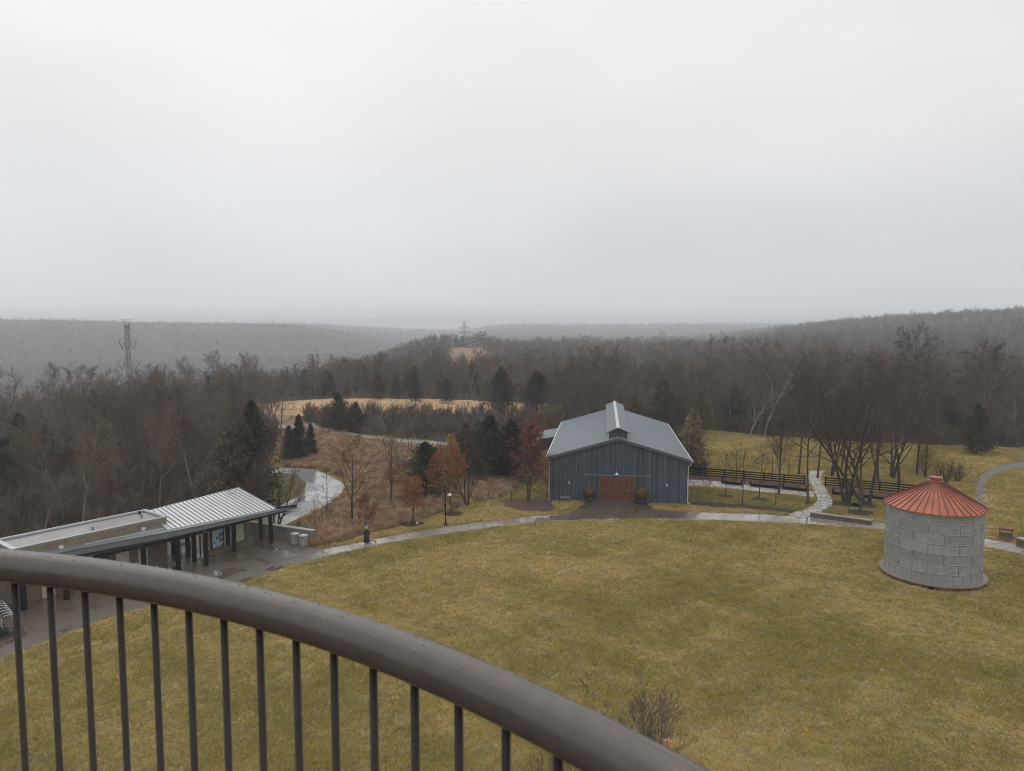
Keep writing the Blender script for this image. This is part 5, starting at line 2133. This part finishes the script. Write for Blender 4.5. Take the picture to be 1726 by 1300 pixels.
# the pale houses on the far hill stand in small openings of the woods
HOUSES = []
for (px, py, w_) in ((553, 557, 12), (574, 553, 9), (648, 554, 9), (655, 556, 8), (838, 550, 9), (846, 559, 26)):
    for Yt in np.arange(1200, 3900, 15):
        xt = xat(px, Yt, 15)
        if h1(xt, Yt) + 2 > zat(px, py, Yt):
            break
    HOUSES.append((float(xt), float(Yt), w_))
# near remainder with the fine prototypes, far hills with the light ones
fx_, fy_, fs_, fi_ = [wx[rest]], [wy[rest]], [hh[rest] / 12], [g.integers(0, 4, len(rest))]
for (n, r0, r1, md, hm) in ((9000, 350, 760, 6.0, 12), (20000, 760, 1500, 8.5, 13), (26000, 1500, 2700, 11, 14), (16000, 2700, 4200, 20, 19)):
    x, y = wood_pts(n, r0, r1, md)
    fx_.append(x)
    fy_.append(y)
    fs_.append(hm / 12 * (1 + g.normal(size=len(x)) * .18))
    fi_.append(g.integers(0, 4, len(x)))
X, Y, SC, IX = (np.concatenate(q) for q in (fx_, fy_, fs_, fi_))
keep_ = np.ones(len(X), bool)
for hx_, hy_, _w in HOUSES:
    keep_ &= ~((np.abs(X - hx_ * Y / hy_) < 16) & (Y < hy_ + 12) & (Y > hy_ - 110))
X, Y, SC, IX = X[keep_], Y[keep_], SC[keep_], IX[keep_]
evm = g.random(len(X)) < np.where(np.hypot(X, Y) < 800, .06, .015)
IX[evm] = 4 + g.integers(0, 2, evm.sum())
SC = np.where(evm, SC * 1.0, SC)
scatter('distant_woods', X, Y, SC, IX, protos, 'bare hazy woodland covering the valley and the far hills', 'woodland')

# undergrowth along and inside the woods
bushes = bpy.data.collections.new('bush_kinds')
for i, (mt, sd) in enumerate(((m_twigr, 1), (m_twig, 2), (m_twigy, 3), (m_twigd, 4))):
    T, K, e_ = bare_tree(200 + i, h=3.4, r0=.03, m=(6, 5, 3), t0=.08, ang=(26, 30, 34), stems=9, spread=.36, lr=(.42, .5, .55), tw=.014, trunk_frac=.8)
    A = Arr()
    A.add(np.concatenate(T.v), np.concatenate(T.f), 0)
    A.add(np.concatenate(K.v), np.concatenate(K.f), 0)
    o = bpy.data.objects.new('bush_%d' % i, A.mesh('bush_%d' % i, [mt]))
    bushes.objects.link(o)
bx, by = wood_pts(16000, 62, 330, 1.75)
dens = g.random(len(bx)) < np.where(np.hypot(bx, by) < 190, .95, .45)
bx, by = bx[dens], by[dens]
scatter('undergrowth', bx, by, .55 + g.random(len(bx)) * .75, g.integers(0, 4, len(bx)), bushes, 'tangled bare brown brush under and between the woodland trees', 'undergrowth', tilt=.1)

# dry grass tufts
grasses = bpy.data.collections.new('grass_kinds')
for i, mt in enumerate((m_rustgrass, m_strawgrass, m_rustgrass)):
    A = Arr()
    n = 70
    az = g.random(n) * 6.28
    rr2 = g.random(n) * .35
    c = np.stack([np.cos(az) * rr2, np.sin(az) * rr2, np.zeros(n)], -1)
    d = nrm(np.stack([np.cos(az) * .5, np.sin(az) * .5, np.ones(n)], -1) + g.normal(size=(n, 3)) * .25)
    quads_at(A, c, .50, g, aspect=1.0, d=d)
    v = A.v[0].reshape(n, 4, 3)
    mid = (v[:, 0] + v[:, 1]) / 2
    for k in range(4):
        v[:, k] = v[:, k]
    w = (v[:, 1] - v[:, 0])
    nw = w / np.linalg.norm(w, axis=1, keepdims=True) * .03
    v[:, 0], v[:, 1] = mid - nw, mid + nw
    tp = (v[:, 2] + v[:, 3]) / 2
    v[:, 2], v[:, 3] = tp + nw * .3, tp - nw * .3
    A.v[0] = v.reshape(-1, 3)
    o = bpy.data.objects.new('tuft_%d' % i, A.mesh('tuft_%d' % i, [mt]))
    grasses.objects.link(o)
n = 52000
tx = -46 + g.random(n) * 56
ty = 66 + g.random(n) * 80
ok = inpoly(tx, ty, RUST) & ~inpoly(tx, ty, road) & ~inpoly(tx, ty, [(q[0], q[1]) for q in ur])
for gg in GRN:
    ok &= ~inpoly(tx, ty, gg) | (g.random(n) < .05)
ok &= (vnoise(tx, ty, .5, 2) + g.normal(size=n) * .5) > -.35
tx, ty = tx[ok], ty[ok]
scatter('dry_grass', tx, ty, .45 + g.random(len(tx)) * .6, g.integers(0, 3, len(tx)), grasses, 'rust-brown dry grass and brush on the bank left of the barn', 'grass', tilt=.15)
# short turf blades over the lawn, in tones that follow its patches
turfs = bpy.data.collections.new('turf_kinds')
m_turf = [pm('turf_olive', (.300, .246, .064), .9, .35, 2.0, rnd=.10, spec=.1), pm('turf_straw', (.60, .445, .200), .9, .3, 2.0, rnd=.10, spec=.1), pm('turf_green', (.185, .182, .058), .9, .3, 2.0, rnd=.10, spec=.1)]
for i, pr in enumerate(((.58, .22, .20), (.24, .68, .08), (.34, .06, .60))):
    A = Arr()
    n = 120
    for k in range(3):
        m_ = int(n * pr[k])
        c = np.stack([g.uniform(-.32, .32, m_), g.uniform(-.32, .32, m_), np.zeros(m_)], -1)
        az = g.random(m_) * 6.28
        d = nrm(np.stack([np.cos(az) * 1.1, np.sin(az) * 1.1, np.ones(m_)], -1) + g.normal(size=(m_, 3)) * .2)
        L = .06 + .06 * g.random((m_, 1))
        sd = nrm(np.cross(d, np.array([[0, 0, 1.]]))) * .011
        v = np.stack([c - sd, c + sd, c + d * L + sd * .3, c + d * L - sd * .3], 1)
        A.add(v, np.arange(m_ * 4).reshape(m_, 4), k)
    o = bpy.data.objects.new('turf_%d' % i, A.mesh('turf_%d' % i, m_turf))
    turfs.objects.link(o)
n = 230000
ta = (g.random(n) - .5) * 1.5
tr = 26 + 124 * g.random(n) ** 1.15
tx, ty = tr * np.sin(ta), tr * np.cos(ta)
walk_poly = [tuple(q[:2]) for q in inner] + [tuple(q[:2]) for q in outer[::-1]]
gp_poly = [tuple(q[:2]) for q in gp1] + [tuple(q[:2]) for q in gp2[::-1]]
ok = inpoly(tx, ty, CLEAR) & (np.hypot(tx - 35.5, ty - 59.5) > 4.1)
for pl_ in (plaza, walk_poly, gp_poly, apron, road, [tuple(q) for q in ur], fl1, fl2, bed, bed2, fbed1, fbed2, sbed):
    for ox, oy in ((-.3, 0), (.3, 0), (0, -.3), (0, .3)):
        ok &= ~inpoly(tx + ox, ty + oy, [tuple(q[:2]) for q in pl_])
ok &= ~inpoly(tx, ty, RUST)
for rx_, ry_, rr_0 in rings:
    ok &= np.hypot(tx - rx_, ty - ry_) > rr_0 + .15
ca_, sa_ = math.cos(R_(-7.2)), math.sin(R_(-7.2))
lx_, ly_ = (tx - 4.6) * ca_ + (ty - 85.9) * sa_, -(tx - 4.6) * sa_ + (ty - 85.9) * ca_
ok &= ~((lx_ > -.1) & (lx_ < BW + .1) & (ly_ > -.1) & (ly_ < BL + .1))
ok &= ~((tx < -19) & (ty > 62)) & (tx > -40)
tx, ty = tx[ok], ty[ok]
tone = .55 * vnoise(tx, ty, .15, 1) + .50 * vnoise(tx, ty, .43, 9) + .40 * vnoise(tx, ty, 1.1, 6) + g.normal(size=len(tx)) * .40 + .10
near_g = np.zeros(len(tx), bool)
for gg in GRN:
    near_g |= inpoly(tx, ty, gg)
for gg in STRAW:
    tone += inpoly(tx, ty, gg) * .45
tone -= near_g * .45
pc = P(960, 955)
tone += .8 * np.exp(-(((tx - pc[0]) / 5) ** 2 + ((ty - pc[1]) / 3) ** 2))
ixx = np.where(tone > .30, 1, np.where(tone < -.50, 2, 0))
scatter('turf', tx, ty, (.7 + g.random(len(tx)) * .6) * np.clip(np.hypot(tx, ty) / 60, .9, 1.6), ixx, turfs, 'short olive and straw winter turf of the round lawn', 'grass', zoff=-.01, tilt=.05)

# ================================================================== PYLONS
def pylon(x, y, hgt_, label, w0=4.2, arms=((.80, 5.6), (.62, 6.8), (.46, 5.8)), thick=.22, rz=0.0):
    z = h1(x, y)
    o = empty('power_pylon', (x, y, z), rz, label=label, cat='pylon', group='lattice power pylons')
    o['w'] = 0
    del o['w']
    mb = MB()
    lv = [0, .18, .34, .46, .54, .62, .71, .80, .88, .94]

    def half(t):
        return w0 * (1 - t / .5) / 1 * .5 + .95 if t < .5 else .95
    prev = None
    for t in lv:
        w = half(t)
        q = [(-w, -w, t * hgt_), (w, -w, t * hgt_), (w, w, t * hgt_), (-w, w, t * hgt_)]
        if prev:
            for k in range(4):
                mb.bar(prev[k], q[k], thick)
                mb.bar(prev[k], q[(k + 1) % 4], thick * .6)
                mb.bar(prev[(k + 1) % 4], q[k], thick * .6)
                mb.bar(q[k], q[(k + 1) % 4], thick * .6)
        prev = q
    mb.build('tower', m_steel, o)
    for t, L in arms:
        mb = MB()
        z0_ = t * hgt_
        mb.bar((-L, 0, z0_), (L, 0, z0_), thick * 1.1)
        for s_ in (-1, 1):
            mb.bar((s_ * .9, 0, z0_ + hgt_ * .045), (s_ * L, 0, z0_), thick * .7)
            mb.bar((s_ * .9, -.9, z0_), (s_ * L, 0, z0_), thick * .6)
        mb.build('crossarm', m_steel, o)
        for s_ in (-1, 1):
            mb = MB()
            xi, xo = s_ * L * .28, s_ * L * .92
            xm = (xi + xo) / 2
            mb.bar((xi, 0, z0_ - .2), (xm, 0, z0_ - hgt_ * .07), thick * 1.3)
            mb.bar((xo, 0, z0_ - .2), (xm, 0, z0_ - hgt_ * .07), thick * 1.3)
            mb.build('insulator', m_black, o)
    mb = MB()
    for s_ in (-1, 1):
        mb.bar((s_ * .95, 0, .90 * hgt_), (s_ * .95, 0, .965 * hgt_), thick * .8)
        mb.bar((s_ * .95, 0, .955 * hgt_), (s_ * 4.3, 0, 1.0 * hgt_), thick * .8)
    mb.bar((-2.4, 0, .985 * hgt_), (2.4, 0, .985 * hgt_), thick * .6)
    mb.build('peak', m_steel, o)
    return o


Yp = 430.0
xp = xat(216, Yp, 5)
zb = h1(xp, Yp)
top_z = zat(214, 536, Yp)
py1 = pylon(xp, Yp, top_z - zb, 'large lattice pylon with three crossarms rising from the left woods', thick=.21)
# two far pylons
Y2 = 900.0
x2 = xat(783, Y2, 0)
py2 = pylon(x2, Y2, zat(783, 541, Y2) - h1(x2, Y2), 'tall faint lattice pylon left of the far double-pole pylon', w0=6, arms=((.78, 6.5), (.6, 7.5), (.44, 6.5)), thick=.30)
Y3 = 640.0
x3 = xat(813, Y3, 0)
z3 = h1(x3, Y3)
h3 = zat(813, 557, Y3) - z3
o = empty('double_pole_pylon', (x3, Y3, z3), label='dark double-pole pylon with wide arms standing in the far pink clearing', cat='pylon')
mb = MB()
for s_ in (-1.3, 1.3):
    mb.bar((s_, 0, 0), (s_, 0, h3 * .93), .55)
mb.bar((-1.3, 0, h3 * .3), (1.3, 0, h3 * .6), .25)
mb.bar((1.3, 0, h3 * .3), (-1.3, 0, h3 * .6), .25)
mb.build('poles', m_black, o)
for t, L in ((.93, 2.9), (.78, 5.2), (.62, 5.8)):
    mb = MB()
    for s_ in (-1, 1):
        mb.bar((0, 0, h3 * t - .6), (s_ * L, 0, h3 * t + .9), .4)
        mb.bar((s_ * L, 0, h3 * t - .9), (s_ * L, 0, h3 * t + .9), .5)
    mb.build('crossarm', m_black, o)
# conductors between the double-pole pylon and the left pylon
k = 0
for (t, L), (t3, L3) in zip(((.80, 5.6), (.62, 6.8), (.46, 5.8)), ((.93, 2.9), (.78, 5.2), (.62, 5.8))):
    for s_ in (-1, 1):
        hA = top_z - zb
        A_ = np.array([xp + s_ * L * .6, Yp, zb + t * hA - hA * .07])
        B_ = np.array([x3 + s_ * L3, Y3, z3 + h3 * t3 - .6])
        pts = []
        for i in range(25):
            q = i / 24
            p_ = A_ * (1 - q) + B_ * q
            p_[2] -= 4 * 9.0 * q * (1 - q)
            pts.append(tuple(p_))
        mb = MB()
        mb.tube(pts, .07, 4)
        o = mb.build('power_line', m_coping)
        tag(o, 'thin sagging power line across the hazy valley between the left and far pylons', 'power line', 'power lines over the valley')
# distant radio mast
Ym = 2100.0
xm = xat(882, Ym, 20)
mb = MB()
zz = h1(xm, Ym)
tp = zat(882, 536, Ym)
mb.bar((0, 0, 0), (0, 0, tp - zz), 1.2)
mb.bar((0, 0, (tp - zz) * .6), (0, 0, (tp - zz) * .68), 2.2)
o = mb.build('radio_mast', m_grey)
o.location = (xm, Ym, zz)
tag(o, 'faint thin mast on the far skyline in the middle', 'mast')
# pale houses on the far hill
m_house = pm('white_house_wall', (.6, .6, .6), .6, .1, .2)
m_houseroof = pm('house_roof', (.14, .14, .15), .7, .2, .2)
hl = ['pale house farthest left on the far hill', 'pale house second from the left on the far hill', 'pair-like pale house left of the centre of the far hill', 'pale house close right of another on the far hill',
      'lone small pale house near the middle of the far hill', 'long pale building low on the far hill right of the pylons']
for (xh, Yh, w_), lab in zip(HOUSES, hl):
    zh = h1(xh, Yh)
    o = empty('house', (xh, Yh, zh), label=lab, cat='house', group='pale houses on the far hill')
    mb = MB()
    mb.box((-w_ / 2, -5, -2), (w_ / 2, 5, 3.6))
    mb.build('wall', m_house, o)
    mb = MB()
    mb.add([(-w_ / 2 - .5, -5.6, 3.6), (w_ / 2 + .5, -5.6, 3.6), (w_ / 2 + .5, 5.6, 3.6), (-w_ / 2 - .5, 5.6, 3.6), (-w_ / 2 - .5, 0, 6.4), (w_ / 2 + .5, 0, 6.4)],
           [(0, 1, 5, 4), (2, 3, 4, 5), (0, 4, 3), (1, 2, 5), (0, 3, 2, 1)])
    mb.build('roof', m_houseroof, o)

# ================================================================== PERSON AND DOG
def skinned(name, verts_, edges, radii, mat, parent=None, sub=2):
    me = bpy.data.meshes.new(name)
    me.from_pydata(verts_, edges, [])
    o = bpy.data.objects.new(name, me)
    C.objects.link(o)
    sk = o.modifiers.new('skin', 'SKIN')
    sk.use_smooth_shade = True
    for i, r in enumerate(radii):
        me.skin_vertices[0].data[i].radius = (r, r) if not isinstance(r, tuple) else r
    me.skin_vertices[0].data[0].use_root = True
    ss_ = o.modifiers.new('sub', 'SUBSURF')
    ss_.levels = ss_.render_levels = sub
    me.materials.append(mat)
    if parent is not None:
        o.parent = parent
    return o


m_skin = pm('skin', (.45, .28, .21), .6, .05, 5)
m_coat = pm('black_coat', (.012, .012, .014), .75, .2, 5)
m_hair = pm('grey_hair', (.42, .38, .34), .8, .15, 20)
m_shoe = pm('white_shoe', (.62, .58, .55), .6, .1, 8)
p = P(618, 918)
per = empty('person', (p[0], p[1], .016), R_(200), label='person in a long black coat walking a small dog on the curved walkway', cat='person')
V = [(0, 0, .93), (0, 0, 1.12), (0, .02, 1.33), (0, .0, 1.45), (0, -.01, 1.54), (0, -.02, 1.63), (0, -.01, 1.70),
     (.09, 0, .88), (.10, -.10, .50), (.10, -.12, .10), (.10, -.24, .04), (-.09, 0, .88), (-.10, .08, .50), (-.10, .20, .12), (-.10, .10, .04),
     (.18, .02, 1.38), (.25, .02, 1.12), (.22, -.18, .98), (.20, -.25, .96), (-.18, .02, 1.38), (-.25, .03, 1.10), (-.28, -.10, .90), (-.28, -.15, .85),
     (0, -.115, 1.615)]
Ed = [(0, 1), (1, 2), (2, 3), (3, 4), (4, 5), (5, 6), (0, 7), (7, 8), (8, 9), (9, 10), (0, 11), (11, 12), (12, 13), (13, 14), (2, 15), (15, 16), (16, 17), (17, 18), (2, 19), (19, 20), (20, 21), (21, 22), (5, 23)]
Rd = [(.14, .11), (.13, .10), (.17, .11), .06, .055, (.075, .095), .07, .09, .06, .045, .035, .09, .06, .045, .035, .055, .042, .032, .026, .055, .042, .032, .026, .018]
# fingers and thumb, each its own short chain
for hb, sgn in ((18, 1), (22, -1)):
    hx, hy, hz = V[hb]
    for q in range(4):
        a_ = len(V)
        V.append((hx + (q - 1.5) * .019, hy - .05, hz - .01))
        V.append((hx + (q - 1.5) * .020, hy - .075 - (.008 if q in (1, 2) else 0), hz - .035))
        Ed += [(hb, a_), (a_, a_ + 1)]
        Rd += [.009, .008]
    a_ = len(V)
    V.append((hx - sgn * .035, hy - .015, hz + .01))
    V.append((hx - sgn * .045, hy - .045, hz + .0))
    Ed += [(hb, a_), (a_, a_ + 1)]
    Rd += [.010, .009]
skinned('body', V, Ed, Rd, m_skin, per, 1)
mb = MB()
prof = [(.30, .22), (.27, .5), (.235, .8), (.20, 1.02), (.215, 1.22), (.235, 1.36), (.17, 1.45), (.085, 1.50)]
k = 24
vs = []
for r, z in prof:
    for j in range(k):
        a = 2 * pi * j / k
        fold = 1 + (.05 * math.sin(5 * a + z * 2) if z < .9 else 0)
        vs.append((r * fold * math.cos(a), r * fold * .72 * math.sin(a) + .01, z))
mb.add(vs, [(i * k + j, i * k + (j + 1) % k, (i + 1) * k + (j + 1) % k, (i + 1) * k + j) for i in range(len(prof) - 1) for j in range(k)])
coat = mb.build('coat', m_coat, per, smooth=True)
sl = MB()
for sgn, L in ((1, [(.17, .02, 1.40), (.25, .02, 1.12), (.22, -.16, .99)]), (-1, [(-.17, .02, 1.40), (-.255, .03, 1.10), (-.28, -.08, .92)])):
    sl.tube(L, [.085, .068, .055], 10)
sl.build('sleeves', m_coat, coat, smooth=True)
mb = MB()
mb.tube([(.10, -.04, .75), (.10, -.11, .40), (.10, -.12, .10)], [.085, .07, .065], 10)
mb.tube([(-.10, .02, .75), (-.10, .10, .40), (-.10, .20, .12)], [.085, .07, .065], 10)
mb.build('trousers', m_coat, per, smooth=True)
mb = MB()
mb.lathe([(.112, 1.58), (.118, 1.66), (.10, 1.74), (.05, 1.785), (.01, 1.79)], 18, (0, .015), cap=False)
mb.build('hair', m_hair, per, smooth=True)
mb = MB()
for xx, yy, zz in ((.10, -.17, .045), (-.10, .14, .05)):
    mb.tube([(xx, yy + .12, zz), (xx, yy, zz + .01), (xx, yy - .12, zz - .01)], [.04, .05, .035], 8)
mb.build('shoes', m_shoe, per, smooth=True)
mb = MB()
mb.lathe([(.012, 0), (.032, 0), (.038, .09), (.03, .092)], 12)
o = mb.build('cup', m_white)
o.location = Vector((p[0], p[1], .016)) + Matrix.Rotation(R_(200), 3, 'Z') @ Vector((.20, -.31, .93))
tag(o, 'small white cup held in the hand of the person in black', 'cup')

m_fur = pm('tan_fur', (.40, .34, .27), .9, .3, 8)
pd_ = P(629, 917)
dog = empty('dog', (pd_[0], pd_[1], .016), R_(165), label='small tan dog standing on the walkway right of the person in black', cat='dog')
V = [(0, 0, .34), (.14, 0, .36), (.26, 0, .34), (.33, 0, .44), (.40, 0, .52), (.49, 0, .50), (.545, 0, .485), (-.14, 0, .36), (-.25, 0, .35), (-.33, 0, .44), (-.36, 0, .53),
     (.24, .07, .27), (.23, .075, .15), (.245, .075, .02), (.24, -.07, .27), (.27, -.075, .15), (.25, -.075, .02),
     (-.22, .07, .26), (-.17, .075, .18), (-.26, .075, .11), (-.24, .075, .02), (-.22, -.07, .26), (-.15, -.075, .18), (-.22, -.075, .11), (-.20, -.075, .02), (.37, .05, .585), (.37, -.05, .585)]
Ed = [(0, 1), (1, 2), (2, 3), (3, 4), (4, 5), (5, 6), (0, 7), (7, 8), (8, 9), (9, 10), (2, 11), (11, 12), (12, 13), (2, 14), (14, 15), (15, 16), (8, 17), (17, 18), (18, 19), (19, 20), (8, 21), (21, 22), (22, 23), (23, 24), (4, 25), (4, 26)]
Rd = [.085, .10, .095, .06, .065, .04, .028, .085, .08, .022, .014, .045, .028, .024, .045, .028, .024, .055, .035, .02, .022, .055, .035, .02, .022, .02, .02]
skinned('body', V, Ed, Rd, m_fur, dog, 1)
# leash from the trailing hand to the collar
ha = Vector((p[0], p[1], .016)) + Matrix.Rotation(R_(200), 3, 'Z') @ Vector((-.28, -.19, .84))
hb_ = Vector((pd_[0], pd_[1], .016)) + Matrix.Rotation(R_(165), 3, 'Z') @ Vector((.33, 0, .5))
mb = MB()
mb.tube([tuple(ha), tuple(ha * .5 + hb_ * .5 + Vector((0, 0, -.12))), tuple(hb_)], .008, 5)
tag(mb.build('leash', m_black), 'thin dark leash between the person in black and the small dog', 'leash')

# small orange and pink ornament in the shrub at the tower foot
o = empty('ribbon_bundle', (5.75, 25.6, 5.55), label='small orange and pink ribbon bundle just above the handrail at the bottom', cat='ribbon')
m_or = pm('orange_ribbon', (.62, .25, .12), .5, .3, 20)
m_pk = pm('pink_ribbon', (.50, .30, .30), .5, .4, 20)
g2 = random.Random(4)
for nm, mt, sx_ in (('orange_ribbons', m_or, .11), ('pink_ribbons', m_pk, -.11)):
    mb = MB()
    for i in range(26):
        a = g2.uniform(0, 6.28)
        b0 = Vector((sx_ * .3, 0, .15))
        e_ = Vector((sx_ + math.cos(a) * .09, math.sin(a) * .12, g2.uniform(-.18, .16)))
        mb.bar(tuple(b0), tuple(e_), .035, .008)
    mb.build(nm, mt, o)

# low green shrub in the planting bed at far left
pS = P(2, 1072)
g3 = np.random.default_rng(8)
A = Arr()
c = np.stack([g3.normal(size=900) * .75, g3.normal(size=900) * .45, np.abs(g3.normal(size=900)) * .22], -1)
quads_at(A, c, .14, g3)
me = A.mesh('ground_shrub', [m_everd])
o = bpy.data.objects.new('ground_shrub', me)
C.objects.link(o)
o.location = (pS[0] - .5, pS[1], .05)
tag(o, 'low blue-green shrub in the leafy bed at the left edge', 'shrub')

# ================================================================== HAZE
bm_ = MB()
bm_.box((-5150, -5150, -75), (5150, 5150, 62))
m_haze = bpy.data.materials.new('haze')
m_haze.use_nodes = True
t = m_haze.node_tree
t.nodes.clear()
out = t.nodes.new('ShaderNodeOutputMaterial')
pv = t.nodes.new('ShaderNodeVolumePrincipled')
pv.inputs['Color'].default_value = (.92, .955, 1.0, 1)
pv.inputs['Density'].default_value = .00040
pv.inputs['Anisotropy'].default_value = 0.0
t.links.new(pv.outputs[0], out.inputs['Volume'])
hz = bm_.build('haze', m_haze)
tag(hz, 'thin grey rain haze filling the valley', 'haze', None, 'stuff')
